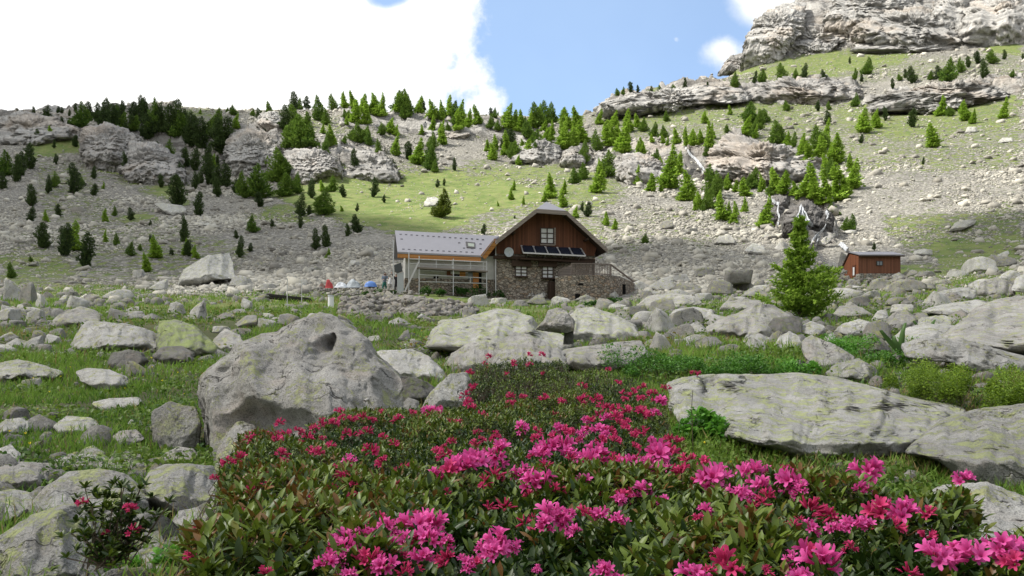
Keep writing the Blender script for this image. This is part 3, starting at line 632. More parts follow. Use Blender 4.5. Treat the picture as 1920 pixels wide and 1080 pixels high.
rock('little brown rock under the angular boulder', '333,862 348,852 372,853 382,862 360,872', mat='g', T=.08)
rock('grey stone in the gap below the lichen-splashed boulder', '245,1005 268,990 298,995 312,1025 270,1040 250,1030', mat='g', T=.1, under=.2)
rock('pale stone among leaves near the bottom left of the rhododendrons', '262,1050 275,1035 320,1028 360,1045 350,1080 270,1085', mat='w', T=.14, under=.2)
rock('flat stone between the long flat rock and the lichen-splashed boulder', '245,880 258,868 290,866 300,880 270,895', mat='g', T=.12, under=.2)
rock('pale pebble-sized stone wedged left of the lichen-splashed boulder', '100,905 115,892 150,885 160,895 120,912', mat='w', T=.1, under=.2)
rock('grey stone cluster top behind the small round rock', '218,862 235,846 260,848 270,862 245,870', mat='g', T=.12, under=.2)
rock('rounded grey rock at the left edge between the flat rock and the lichen boulder', '-30,935 20,915 68,925 62,962 0,980 -30,975', mat='l', T=.25, shear=.15, sub=6, cutdepth=.3, under=.2)
rock('squat grey rock in the gap between the two lichen boulders, lower left', '185,1012 205,990 240,984 262,1004 252,1045 195,1050', mat='g', T=.15, shear=.1, sub=6, under=.2)
rock('small flat rock right below the lichen-splashed boulder', '318,985 335,958 372,950 388,975 362,1002 328,1000', mat='g', T=.13, shear=.1, under=.2)
rock('small grey rock against the left edge of the rhododendrons, above the crusted boulder', '395,905 404,870 430,860 452,880 445,912', mat='l', T=.15, shear=.08, under=.2)
rock('pale stone at the left edge above the small pale round rock', '-20,806 10,786 45,782 62,800 40,818 -20,822', mat='w', T=.25, shear=.15, under=.2)
rock('grey stone in the grass below the flat pale rock step', '205,826 222,808 255,806 272,822 250,836 215,836', mat='g', T=.2, shear=.1, under=.2)
rock('low lichen rock in the grass left of the angular boulder', '100,800 125,780 170,782 190,800 170,816 115,816', mat='l', T=.3, shear=.2, under=.2)
# hillside blocks
rock('big leaning slab with a pale flat top on the scree left of the chalet', '332,537 345,505 388,480 430,473 438,500 441,522 402,524 372,532', mat='w', T=3, shear=3, sub=6, cutdepth=.3, under=.15, cuts=4)
rock('dark square-cut block standing on the scree right of the chalet', '1356,535 1360,507 1412,506 1408,531', mat='d', Y=66, T=1.1, shear=0, sub=5, p=6, cutdepth=.08, amp=.02, round_=0)
rock('flat-topped block on the scree under the left dark pines', '288,382 300,380 340,385 350,392 346,404 318,404', mat='w', shear=2.5)
rock('pale block beside the lone yellow-green pine above the chalet', '793,388 800,372 815,368 822,372 820,388', mat='w', shear=1)
rock('pale low block on the left scree right of the flat-topped block', '360,424 368,416 392,415 398,424', mat='w', shear=2)
rock('dark-fronted block on the sunlit scree above the terrace', '1338,458 1348,442 1368,440 1379,450 1378,460', mat='g', shear=1.5)
rock('long pale slab on the scree left of the young larch top', '1395,470 1410,455 1432,462 1438,474 1415,478', mat='w', shear=1.5)
rock('long pale slab beside the stream below the waterfall', '1528,462 1545,446 1565,436 1570,440 1550,458 1535,466', mat='g', shear=.5)
rock('pale slab on the green patch at the far right', '1856,490 1870,478 1890,469 1893,475 1875,490', mat='w', shear=1)
rock('grey flat boulder on the slope at the right, above the green patch', '1778,435 1790,418 1812,412 1832,410 1828,420 1800,432', mat='g', shear=1.5)
rock('small grey boulder on the upper right scree', '1808,250 1815,238 1830,238 1834,250', mat='w', shear=.8)
rock('small pale boulder right of the one on the upper scree', '1870,268 1880,258 1898,258 1900,268', mat='w', shear=.8)
# outcrops: whole cliffs of bedded rock that break the slopes
def outcrop(label, poly, T, shear, mat='o', **kw):
    a = np.array(PP(poly)); vb = a[:, 1].max(); g0 = hit(a[:, 0].mean(), vb-2, 60); shear = .55*(vb-a[:, 1].min())/F*g0[1]*1.1; T = min(T, shear*1.2+3); Yc = g0[1]+T*.35+shear*.95
    kw.setdefault('amp', .16); kw.setdefault('strat', 1.5); kw.setdefault('cutdepth', .3); kw.setdefault('sub', 6)
    rock(label, poly, Y=Yc, T=T, shear=shear, mat=mat, name='rock_outcrop', cat='rock outcrop', under=1.0, plow=9, fr=2.2, **kw)
outcrop('great tilted dome of bedded rock above the waterfall', '1333,325 1330,300 1345,276 1362,260 1402,262 1440,276 1480,274 1520,290 1537,305 1532,335 1490,345 1420,330 1350,328', 9, 8, 'b', sub=7)
outcrop('long light rock band high on the right slope', '1618,205 1632,190 1740,166 1850,150 1918,148 1918,168 1850,186 1750,200 1640,210', 12, 4, sub=7)
outcrop('ochre-stained rock band above the right larches', '1392,192 1400,172 1450,155 1560,152 1605,162 1605,186 1500,188 1450,196', 12, 4, 'b', sub=7)
outcrop('broken pale crag on the right skyline shoulder', '1128,212 1140,195 1190,178 1300,165 1395,172 1390,190 1290,195 1190,208', 10, 4, sub=7)
outcrop('pinkish cliff under the dark pine wood, left end', '157,292 160,240 200,233 235,245 262,262 260,300 235,312 200,318 170,305', 8, 5, 'b', sub=7)
outcrop('pinkish cliff under the dark pine wood, middle', '230,318 240,265 290,270 330,292 345,320 340,345 300,338 250,336', 8, 5, 'b', sub=7)
outcrop('grey cliff with a dark cleft right of the pine wood', '425,310 428,252 465,243 500,250 522,272 520,318 470,322', 8, 5, sub=7)
outcrop('orange-flecked cliff between the two woods', '528,330 536,285 580,280 622,298 640,330 600,340 560,336', 8, 4, 'b', sub=7)
outcrop('tilted grey rock shelf left above the green patch', '640,330 650,290 690,285 730,305 750,330 700,338', 7, 5)
outcrop('small crag on the skyline at the pines left of centre', '483,228 490,212 515,210 530,220 525,236 495,240', 6, 3)
outcrop('low crag above the centre larches', '780,245 800,232 850,232 900,248 880,258 810,258', 7, 3)
outcrop('dark overhung crag between the centre larches', '960,300 975,278 1020,262 1050,280 1045,305 1000,308', 7, 4)
outcrop('smooth pale slab crag right of the dark overhang', '1050,305 1062,282 1085,275 1105,285 1095,305 1070,312', 6, 4)
outcrop('grey crag left of the upper waterfall', '1160,330 1170,292 1200,288 1235,305 1250,335 1215,345', 7, 4, 'b')
outcrop('stained crag on the far left skyline', '-40,262 0,225 40,213 90,222 140,240 150,262 60,268', 12, 6)
outcrop('summit crag at the left shoulder of the high cliff', '1388,104 1402,66 1434,30 1468,4 1510,6 1500,60 1450,92 1415,104', 12, 10, sub=7)
outcrop('low broken ledge stepping down the left end of the high cliff', '1345,134 1358,120 1378,104 1398,98 1410,108 1385,126', 8, 4)
outcrop('jutting bedded buttress in the middle of the high cliff', '1455,92 1470,70 1510,52 1570,55 1600,70 1540,92 1480,98', 12, 8, sub=7)
outcrop('rough buttress at the centre right of the high cliff', '1600,88 1615,40 1660,15 1740,10 1800,35 1840,60 1840,78 1740,86 1660,92', 16, 12, sub=7)
outcrop('grey buttress at the upper right corner', '1800,60 1820,10 1870,-20 1960,-30 1970,50 1900,72', 14, 10)
outcrop('light upper buttress near the top edge, between the bedded and rough buttresses', '1545,62 1555,20 1600,-15 1690,-20 1720,5 1650,25 1600,60', 12, 10, sub=7)
outcrop('pale ledged wall right of the rough buttress', '1740,30 1770,-5 1820,-25 1850,0 1830,40 1790,55', 10, 8)
outcrop('low stepped ledge at the foot of the high cliff', '1590,98 1620,80 1700,76 1790,80 1830,76 1820,92 1700,98', 6, 4)
outcrop('dark wet rock left of the fan-shaped waterfall', '1426,408 1436,382 1452,368 1474,370 1484,388 1474,410 1445,414', 4, 3, 'D')
outcrop('dark wet rock step carrying the fan-shaped waterfall', '1468,432 1474,402 1490,385 1515,378 1538,392 1540,416 1515,434', 4, 3, 'D')
outcrop('small dark wet rock right of the fan-shaped waterfall', '1532,428 1536,402 1550,392 1564,408 1560,430', 3, 2, 'D')
# middling rocks, each a thing of its own
MID = '''16,565,34,24 50,568,35,26 74,576,18,20 115,568,26,12 210,563,50,20 135,578,38,18 170,568,28,8 215,583,24,10 245,597,46,14 370,600,30,20 457,583,24,16 330,597,18,8 500,599,30,10 520,605,26,10
 55,627,20,10 62,607,28,14 20,614,42,12 78,612,28,12 28,600,32,14 105,634,36,12 22,652,44,14 460,614,54,20 440,628,44,12 5,598,26,20 330,590,24,12 130,560,24,12 700,640,30,10 760,640,22,12 720,600,26,12
 790,600,20,9 680,572,44,16 760,585,34,14 900,575,40,18 848,590,30,12 1215,608,50,22 1160,608,30,16 1240,625,60,26 1290,612,54,24 1175,640,36,20 1225,652,40,14 1300,650,52,22 1260,645,40,16 1275,570,46,14 1320,565,40,14
 1385,570,44,14 1420,560,50,12 1345,612,40,16 1395,600,34,12 1590,560,70,16 1610,545,40,10 1640,560,36,12 1700,548,50,12 1745,545,40,12 1675,545,30,10 1585,505,24,18 1560,512,24,14 1690,530,40,16 1710,520,26,12 1770,535,44,12
 1800,520,40,12 1850,512,50,16 1740,520,30,10 1640,640,40,20 1655,660,30,14 1220,560,30,12 1150,560,26,12 1180,590,30,12 1240,540,30,10 1280,530,36,12 1320,520,30,10 1740,480,40,12 1500,480,36,14 1470,470,30,10
 260,520,26,10 150,520,30,10 60,500,26,8 480,500,26,9 520,490,22,8 450,540,34,12 500,545,30,12 560,540,26,10 300,545,30,12 660,500,24,9 590,510,24,9 700,480,24,8 1450,450,30,12 1300,440,26,10 1250,430,24,9 1600,440,26,8
 590,600,40,12 640,612,34,12 700,605,30,10 745,610,36,12 770,650,28,12 800,585,30,12 830,578,34,12 880,600,26,10 935,572,34,12 975,575,30,12 1010,572,36,12 1050,570,30,10 1100,567,34,12 1135,580,40,18 1165,585,36,16 1200,595,44,18
 1245,590,46,16 1185,625,50,22 1210,640,40,18 1240,660,44,20 1285,640,50,22 1310,625,46,18 1330,655,50,20 1365,662,40,16 1420,660,44,20 1355,555,46,16 1395,545,40,14 1430,548,40,14 1250,545,50,16 1290,552,46,16 1200,545,40,16 1225,530,34,12
 1560,575,44,16 1620,575,40,16 1650,545,30,12 1690,575,40,16 1735,605,44,18 1765,575,50,16 1790,560,40,14 1810,605,50,20 1850,545,50,20 1640,560,34,12 1600,585,30,14 1655,640,44,20 1690,625,40,16 1580,655,30,14 1560,650,34,14 1880,500,46,16 1905,530,50,20
 35,585,30,12 60,590,34,14 95,595,30,12 10,605,34,14 130,600,36,14 160,615,30,10 215,600,40,12 250,590,30,10 280,600,30,10 420,600,34,12 440,590,30,10 490,615,40,14 540,612,36,12 410,625,34,12 350,600,20,8 60,655,36,14 90,645,30,12 15,640,34,14 5,665,40,16 110,672,30,12 60,730,40,16 20,800,40,18 95,790,34,14 250,800,30,12
 '''
mids = [tuple(map(float, s.split(','))) for s in MID.split()]
TPL = []
for k, (V_, F_) in enumerate(stone_templates(9, 3, 21, 9)):
    V_ = V_*(1+.05*fbm(V_*5+k, 3))[:, None]; V_[:, 2] -= V_[:, 2].min()
    TPL.append([npmesh('rock', V_/ (V_[:, 0].max()-V_[:, 0].min()), F_, True) for _ in (0,)][0])
for m_ in TPL: m_.materials.append(NST)
TPL2 = [m_.copy() for m_ in TPL]
for m_ in TPL2: m_.materials[0] = ROCKM['w']
def side(px): return 'far left' if px < 200 else 'left' if px < 620 else 'middle' if px < 1180 else 'right' if px < 1620 else 'far right'
def zone_mid(px, v):
    a = 'upper scree' if v < 515 else 'scree foot' if v < 560 else 'upper meadow' if v < 600 else 'lower meadow'
    return f'on {side(px)} {a}'
def ordinal(n): return f"{n}{'th' if 10 <= n % 100 <= 20 else {1: 'st', 2: 'nd', 3: 'rd'}.get(n % 10, 'th')}"
zs = {}
for m_ in mids: zs.setdefault(zone_mid(m_[0], m_[1]), []).append(m_)
for m_ in [m_ for m_ in mids]:
    pass
hp = hits([(m_[0], m_[1]-1) for m_ in mids]); srt = np.argsort([m_[0] for m_ in mids])
cnt = {}
for i in srt:
    px, v, w_, h_ = mids[i]; x, y, z = hp[i]; z0 = zone_mid(px, v); cnt[z0] = cnt.get(z0, 0)+1; tot = len(zs[z0])
    wm = w_/F*y; hm = h_/F*y; pale = rng.random() < .5
    o = bpy.data.objects.new('rock', (TPL2 if pale else TPL)[i % 9]); COL.objects.link(o)
    o.location = (x, y+wm*.3, z-hm*.25); o.rotation_euler = (0, 0, rng.random()*.9-.45+(3.14 if i % 2 else 0)); o.scale = (wm*1.1, wm*.9, max(hm*1.75, wm*.45))
    tag(o, f"{'pale' if pale else 'grey'} {'flat' if h_ < w_*.42 else 'humped'} rock {z0}, {ordinal(cnt[z0])} of {tot} from the left", 'rock', 'separate rocks on meadow and scree')
# ---------------------------------------------------------------- falling water
WAT, t = newmat('white_water'); pos = t.n('ShaderNodeNewGeometry').outputs['Position']
mp = t.n('ShaderNodeMapping', ins={'Vector': pos, 'Scale': (3, 3, .6)}).outputs[0]; nz_ = t.noise(mp, 1.2, 6, .75)
finish(t, t.mix(t.ss(nz_, .35, .6), (.22, .23, .24), (.60, .63, .67)), .5, t.n('ShaderNodeBump', ins={'Strength': .8, 'Distance': .3, 'Height': nz_}).outputs[0], .4)
def fall(name, label, path, seed):
    """a strand of water: (px, v, width px) down the slope, standing a little proud of the rock"""
    r_ = np.random.default_rng(seed); return _fall(name, label, [np.array([tuple(map(float, s.split(','))) for s in q_.split()]) for q_ in path.split('|')], seed)
def _fall(name, label, paths, seed):
    parts = [strand(p_, seed+3*k) for k, p_ in enumerate(paths)]; V = np.vstack([p_[0] for p_ in parts]); o_ = np.cumsum([0]+[len(p_[0]) for p_ in parts]); Fc = np.vstack([p_[1]+o_[k] for k, p_ in enumerate(parts)])
    b0 = V[V[:, 2].argmin()].copy(); o = link_mesh(name, npmesh(name, V-b0, Fc, True), WAT, loc=b0); tag(o, label, 'waterfall'); return o
def strand(path, seed):
    n = 40
    tt = np.linspace(0, len(path)-1, n); P = np.stack([np.interp(tt, range(len(path)), path[:, k]) for k in range(3)], -1)
    P[:, 0] += 1.2*fbm(np.stack([tt*1.7, 0*tt+seed, 0*tt], -1), 3)*2
    m_ = 7; rows = []; dg = bpy.context.evaluated_depsgraph_get()
    for px, v, w_ in P:
        row = []
        for k in range(m_):
            d_ = Vector(px2w(px+(k/(m_-1)-.5)*w_*.45, v, 1.0)); ok, lo = SC.ray_cast(dg, d_.normalized()*50, d_.normalized())[:2]; row.append(lo[:])
        rows.append(row)
    R = np.array(rows); 
    for _ in range(3): R[1:-1] = (R[:-2]+R[1:-1]*2+R[2:])/4; R[:, 1:-1] = (R[:, :-2]+R[:, 1:-1]*2+R[:, 2:])/4
    bul = np.sin(np.linspace(0, math.pi, m_))*.35+.15
    R[:, :, 1] -= bul*1.2+.3; R[:, :, 2] += bul+.25*fbm(R*1.3, 3)
    V = R.reshape(-1, 3); back_ = V+np.array([0, .9, -.7]); i = np.arange(n*m_).reshape(n, m_); q_ = np.stack([i[:-1, :-1], i[:-1, 1:], i[1:, 1:], i[1:, :-1]], -1).reshape(-1, 4)
    return np.vstack([V, back_]), np.vstack([q_, q_[:, ::-1]+n*m_])
fall('waterfall', 'upper white waterfall in a dark cleft left of the domed rock', '1284,280,5 1292,292,8 1304,303,10 1314,316,12 1320,325,5', 1)
fall('waterfall', 'fan-shaped waterfall spreading over the dark wet step', '1499,391,6 1497,402,8 1490,414,7 1483,428,6|1500,394,7 1501,408,9 1500,420,9 1499,430,8|1501,396,5 1507,408,8 1513,418,7 1519,430,7|1500,402,5 1505,414,6 1509,422,5 1510,430,5|1497,404,4 1494,414,5 1491,424,5 1490,430,4', 2)
fall('waterfall', 'thin vertical thread of water left of the fan-shaped fall', '1458,386,4 1457,400,4 1458,414,4 1457,428,3', 3)
fall('waterfall', 'short white trickle above the fan-shaped fall', '1440,378,5 1450,382,5 1456,388,5', 4)
fall('waterfall', 'slim trickle over the right end of the wet step', '1546,402,4 1550,410,6 1545,418,5', 5)
fall('stream', 'white stream tumbling down the scree below the fan-shaped fall', '1544,428,5 1537,438,6 1526,448,8 1518,460,7|1530,446,5 1534,452,5 1526,462,6', 6)
fall('stream', 'lowest white water among stones above the brown hut', '1572,462,6 1577,468,12 1584,474,10', 7)
# ---------------------------------------------------------------- conifers
BARK = simple('bark', (.085, .065, .05), .9, .1, 30, .3, bump=.6)
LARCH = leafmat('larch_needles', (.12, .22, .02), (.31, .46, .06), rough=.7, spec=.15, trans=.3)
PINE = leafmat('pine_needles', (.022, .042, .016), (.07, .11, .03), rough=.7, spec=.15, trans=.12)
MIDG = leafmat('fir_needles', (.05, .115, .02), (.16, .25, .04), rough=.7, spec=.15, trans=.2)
YPINE = leafmat('young_pine_needles', (.04, .07, .008), (.12, .15, .02), rough=.7, spec=.15, trans=.2)
def crown_mesh(kind, seed, n=1500):
    r_ = np.random.default_rng(seed)
    h_ = r_.random(n*3)
    if kind == 'larch':
        env = .215*np.clip(1-h_, 0, 1)**.75*(.72+.28*np.abs(np.sin(h_*r_.uniform(26, 34))))*np.clip((h_+.02)/.10, .35, 1)
    elif kind == 'pine':
        env = .25*np.sqrt(np.clip(1-(h_*1.0)**2.3, 0, 1))*(.85+.15*np.sin(h_*17+seed))*np.clip((h_+.05)/.2, .45, 1)
    else:
        env = .25*np.clip(1-h_**1.35, 0, 1)**.85*np.clip((h_+.04)/.14, .4, 1)
    keep = r_.random(len(h_)) < env/env.max(); h_, env = h_[keep][:n], env[keep][:n]; n = len(h_)
    a = r_.random(n)*2*math.pi
    lump = 1+.62*fbm(np.stack([np.cos(a)*1.7, np.sin(a)*1.7, h_*(9 if kind == 'larch' else 5.5)+seed*3], -1), 3)*1.7
    q_ = r_.random(n)**.45; rad = env*lump*q_
    z = .04+h_*.96-(.03*q_ if kind == 'larch' else -.015*q_)
    c = np.stack([np.cos(a)*rad+.05*np.sin(h_*5+seed), np.sin(a)*rad+.04*np.cos(h_*4+seed), z], -1)
    out = np.stack([np.cos(a), np.sin(a), (.15 if kind == 'larch' else .75)+0*a], -1)+r_.normal(size=(n, 3))*.45; out /= np.linalg.norm(out, axis=1, keepdims=True)
    sd = np.cross(out, r_.normal(size=(n, 3))); sd /= np.linalg.norm(sd, axis=1, keepdims=True)
    L = (.052 if kind == 'larch' else .048)*(.6+.8*r_.random(n))*(1-.45*h_); Wd = L*.42
    tip = c+out*L[:, None]; b1 = c-out*L[:, None]*.35+sd*Wd[:, None]; b2 = c-out*L[:, None]*.35-sd*Wd[:, None]
    V = np.stack([tip, b1, b2], 1).reshape(-1, 3); Fc = np.arange(n*3).reshape(-1, 3)
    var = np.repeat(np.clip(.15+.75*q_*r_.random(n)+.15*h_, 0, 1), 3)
    return npmesh(kind+'_crown', V, Fc, False, {'var': var})
def cone_mesh(name, h_, r0, r1, seg=7, lean=0):
    bm = bmesh.new(); bmesh.ops.create_cone(bm, cap_ends=True, segments=seg, radius1=r0, radius2=r1, depth=h_)
    for v_ in bm.verts: v_.co.z += h_/2; v_.co.x += lean*v_.co.z
    me = bpy.data.meshes.new(name); bm.to_mesh(me); bm.free(); return me
CR = {}
for kd, mt, kind in (('l', LARCH, 'larch'), ('p', PINE, 'pine'), ('m', MIDG, 'fir'), ('y', YPINE, 'fir')):
    CR[kd] = [crown_mesh(kind, 10*ord(kd)+k, 2600 if kind != 'larch' else 2200) for k in range(8 if kd != 'y' else 1)]
    for m_ in CR[kd]: m_.materials.append(mt)
TRK = cone_mesh('trunk', .8, .018, .004); TRK.materials.append(BARK)
# photo positions: column, foot, height in photo pixels, kind; blocks hold crops (origin x, y, scale)
TREES = []
def block(ox, oy, s, data):
    for q in data.split():
        k = q[-1]; a, b, c = map(float, q[:-1].split(',')); TREES.append((ox+a/s, oy+b/s, c/s, k))
block(0, 150, 3, '''35,260,40p 120,335,70p 215,360,80p 305,385,50p 30,540,140m 15,615,90p 95,575,150p 165,500,140p 120,540,130p 410,640,165p 272,640,100p 175,710,120p 255,800,70l 245,945,140p 370,990,180p 430,960,170l 490,1055,190p 60,1115,90m
 595,915,75l 655,930,70m 735,790,70p 735,990,80m 790,960,40m 875,1000,130l 845,910,40p 1035,910,140p 1045,985,95l 815,1080,110l 965,985,40p 1115,765,135p 990,705,170p 905,605,75p 1100,615,95p 705,515,105p 795,430,90p 880,440,90p 960,490,150m
 575,370,90p 1045,490,110p 1100,510,120p 1175,590,170p 1175,470,100p 1225,660,110p 1270,610,130p 1285,480,110p 1375,665,150m 1455,665,190m 1330,640,80p 1560,580,190m 1605,655,130m 1675,640,120m 1755,665,110p 1690,770,125p 1740,765,60p
 1825,760,150m 1870,630,90m 1425,860,100m 1530,835,50p 1330,895,50p 1350,1000,120p 1780,955,115p 1830,940,120p 190,200,50p 265,235,85p 345,250,45p 330,190,40p 460,270,140m 505,215,90p 415,265,60p 425,180,50p 100,190,20p
 550,235,100p 600,260,150p 640,300,150p 690,220,100p 655,330,100p 700,330,90p 740,290,90p 785,250,160p 830,335,140p 865,300,190m 820,250,140p 910,300,160p 960,320,170p 1000,310,190p 1040,330,160p 1080,380,190p 1140,390,170p 1060,370,120p
 1220,330,170m 1240,420,200p 1330,275,90l 1315,200,60m 1425,205,40m 1127,190,30l 1455,230,70p 1500,290,70p 1510,190,70m 1600,290,140p 1645,180,110p 1730,140,75p 1725,260,80m 1790,230,140m 1870,140,90m 1690,385,190m 1640,380,140m 1735,380,140m
 1830,420,90m 1860,370,120l''')
block(560, 150, 3, '''280,230,60m 335,355,110m 395,370,90m 300,340,70m 447,410,80m 465,310,70m 520,300,90l 545,425,130l 315,510,120p 465,520,70l 530,525,75p 615,450,100p 680,475,150l 745,470,130m 765,520,70m 755,390,100m 690,310,60l 880,510,70p
 420,660,110p 250,660,70p 480,690,45p 330,740,45p 240,740,35l 300,160,100l 375,185,110l 412,130,60m 470,205,130l 565,150,110m 600,180,110l 695,160,80p 740,220,110l 800,225,110l 855,200,120l 920,265,150l 1000,250,110l 1080,170,45p 1105,215,60m
 1080,275,80m 1185,280,150l 1240,290,120l 1300,270,100l 1285,330,100m 1350,250,80l 1385,290,70l 1420,340,110l 1500,280,130l 1510,380,170l 1555,260,110l 1590,350,130l 1100,395,90l 1165,425,140l 1195,400,120p 1330,445,100m 1240,480,60l
 1605,470,130m 1680,400,120m 1550,585,90m 1600,560,90m 1415,665,140l 1380,685,60l 1490,640,80l 1485,715,100l 1210,620,60l 1195,675,70l 1265,700,50l 1680,635,190l 1740,545,150m 1560,775,70l 1597,740,55p 1630,770,85p 1730,810,70l 1780,840,60l
 810,775,160y 1040,870,60p 780,605,45p 820,595,40p 275,880,70p 325,865,105p 1215,780,20p 1120,710,30l 1745,375,150l''')
block(1100, 150, 3, '''172,90,45m 208,85,45m 248,70,60p 285,70,40p 365,95,60p 408,75,45m 487,75,50m 555,50,60p 680,50,40p 75,250,90l 160,260,90l 235,290,130l 125,370,140l 215,410,170l 325,290,80m 310,425,105l 390,490,100m 380,320,80m 445,235,60m
 500,360,90l 560,370,110l 600,370,100l 685,390,160l 710,330,90l 665,245,75l 805,195,55l 670,430,70m 480,610,240l 525,520,120l 560,680,170l 290,590,110l 370,630,110l 630,725,100l 700,640,160m 695,730,120m 760,790,160l 830,810,130l 795,620,100l
 850,560,110l 890,655,110l 890,745,90l 940,610,120m 985,630,110l 1060,630,140l 1110,640,130l 1165,650,80l 1010,830,180l 1240,650,190l 1330,700,170l 1410,680,210l 1350,560,150l 1510,610,170l 1480,520,110l 1415,470,170l 1350,380,160l 1310,450,140l
 905,310,110l 930,250,130m 970,280,110m 950,330,80l 995,240,80m 1070,360,130m 1130,380,90l 1165,380,90m 1210,400,80l 790,300,50m 1120,175,60m 1300,175,60p 1360,170,50m 1355,250,75p 1515,150,75m 1565,295,140l 1630,270,110l 1680,230,80p
 1835,265,100p 1855,185,90m 1545,355,50p 1460,850,80m 1495,850,95m 1895,475,40p 330,920,55m 110,820,80l 160,840,60l 1615,960,45p 1375,750,60m 840,45,50m''')
block(1280, 0, 3, '''295,490,85m 405,470,70p 450,465,75m 550,465,110m 635,445,60m 690,450,90p 795,450,60p 940,360,40p 1040,420,95m 970,450,65m 1005,460,40p 1180,500,60p 1220,455,40m 1253,440,50p 1290,470,95p 1397,450,50m 1438,450,80p 1500,460,130m
 1565,410,90m 1605,380,65p 1657,360,70p 1690,445,110p 1740,360,80m 1812,335,55p 1855,435,45m 1915,340,40p 985,110,50m 1750,110,70m 1775,50,60m 1455,650,110l 1585,680,120l 1635,695,80l 1810,665,120l 1400,830,140l 1505,655,60m''')
rt = random.Random(4)
for (a, b, c, k) in list(TREES):
    dense = (b < 300 and 380 < a < 1120) or (b < 270 and 60 < a <= 400) or (250 < b < 420 and 1180 < a < 1560) or (250 < b < 360 and 380 < a < 620)
    if dense and rt.random() < .62: TREES.append((a+rt.choice((-1, 1))*rt.uniform(6, 17), b+rt.uniform(-5, 8), c*rt.uniform(.5, 1.0), k if rt.random() < .75 else 'm'))
ct = []
for _ in range(34):
    ct.append((rt.uniform(640, 1600), rt.uniform(205, 390)))
BAND = PP('640,205 860,215 1130,240 1330,230 1560,300 1620,370 1480,400 1330,385 1190,350 1090,350 960,300 800,320 640,320')
for (a, b) in ct:
    for _ in range(rt.randint(2, 5)):
        x_, y_ = a+rt.gauss(0, 14), b+rt.gauss(0, 9)
        if inpoly(np.array([x_]), np.array([y_]), BAND, .1)[0] > .5: TREES.append((x_, y_, rt.uniform(16, 48), rt.choice('lllm')))
for _ in range(34):
    a, b = rt.uniform(20, 620), rt.uniform(250, 500); TREES.append((a, b, rt.uniform(10, 34), rt.choice('ppml')))
tp = hits([(a, b, 55) for a, b, c, k in TREES])
def zone_tree(px, v):
    if px > 1340 and v < 70: return 'on the high cliff'
    if px > 1130 and v < 175 and px > 1300: return 'on the ledge below the high cliff'
    if px > 1100 and v < 185: return 'on the right skyline shoulder'
    if px > 1530 and v < 290: return 'on the upper right slope'
    if px > 1530 and v > 400: return 'on the scree near the brown hut'
    if px > 1280: return 'around the waterfall and its domed rock' if v > 250 else 'on the slope above the domed rock'
    if px > 1070: return 'between the centre ridge and the waterfall' if v < 340 else 'on the sunny scree above the chalet gable'
    if px > 640: return 'along the centre skyline' if v < 255 else 'on the slope under the centre skyline' if v < 345 else 'on the green patch above the chalet'
    if px > 400: return 'on the rocks left of the centre skyline' if v < 290 else 'below the cleft cliff, left of the green patch'
    if px > 150 and v < 290: return 'in the dark wood on the left ridge'
    return 'on the far left slope' if px < 150 and v < 410 else 'on the cliff foot under the dark wood' if v < 400 else 'on the low scree at the left'
KN = {'l': ('bright green larch', 'larch_tree'), 'p': ('dark pine', 'pine_tree'), 'm': ('mid-green fir', 'fir_tree'), 'y': ('broad yellow-green pine', 'pine_tree')}
cnt = {}; tot = {}
zz = [zone_tree(a, b) for a, b, c, k in TREES]
for i, (a, b, c, k) in enumerate(TREES): tot[(zz[i], k)] = tot.get((zz[i], k), 0)+1
for i in sorted(range(len(TREES)), key=lambda q: TREES[q][0]):
    a, b, c, k = TREES[i]; x, y, z = tp[i]; H = c/F*y*1.06
    n_ = cnt[(zz[i], k)] = cnt.get((zz[i], k), 0)+1; T0 = tot[(zz[i], k)]
    r0 = empty(KN[k][1], (x, y, z-.03*H)); r0.rotation_euler = (rng.normal()*.04, rng.normal()*.04, rng.random()*6.28); wf = (.78+.55*rng.random())*(.9 if k == 'p' else 1.18)
    if H*F/y < 14: wf += .15
    r0.scale = (H*wf, H*wf, H*1.03)
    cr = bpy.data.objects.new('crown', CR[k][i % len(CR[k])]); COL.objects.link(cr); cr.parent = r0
    tk = bpy.data.objects.new('trunk', TRK); COL.objects.link(tk); tk.parent = r0; tk.location = (0, 0, -.04)
    sz = 'tall' if c > 42 else 'small' if c < 22 else 'middling'
    lab = f"{KN[k][0]} {zz[i]}" + ('' if T0 == 1 else f", {ordinal(n_)} from left")
    w_ = len(lab.split())
    if w_ < 15: lab = sz+' '+lab
    tag(r0, lab, 'conifer', 'conifers scattered over the mountainside')

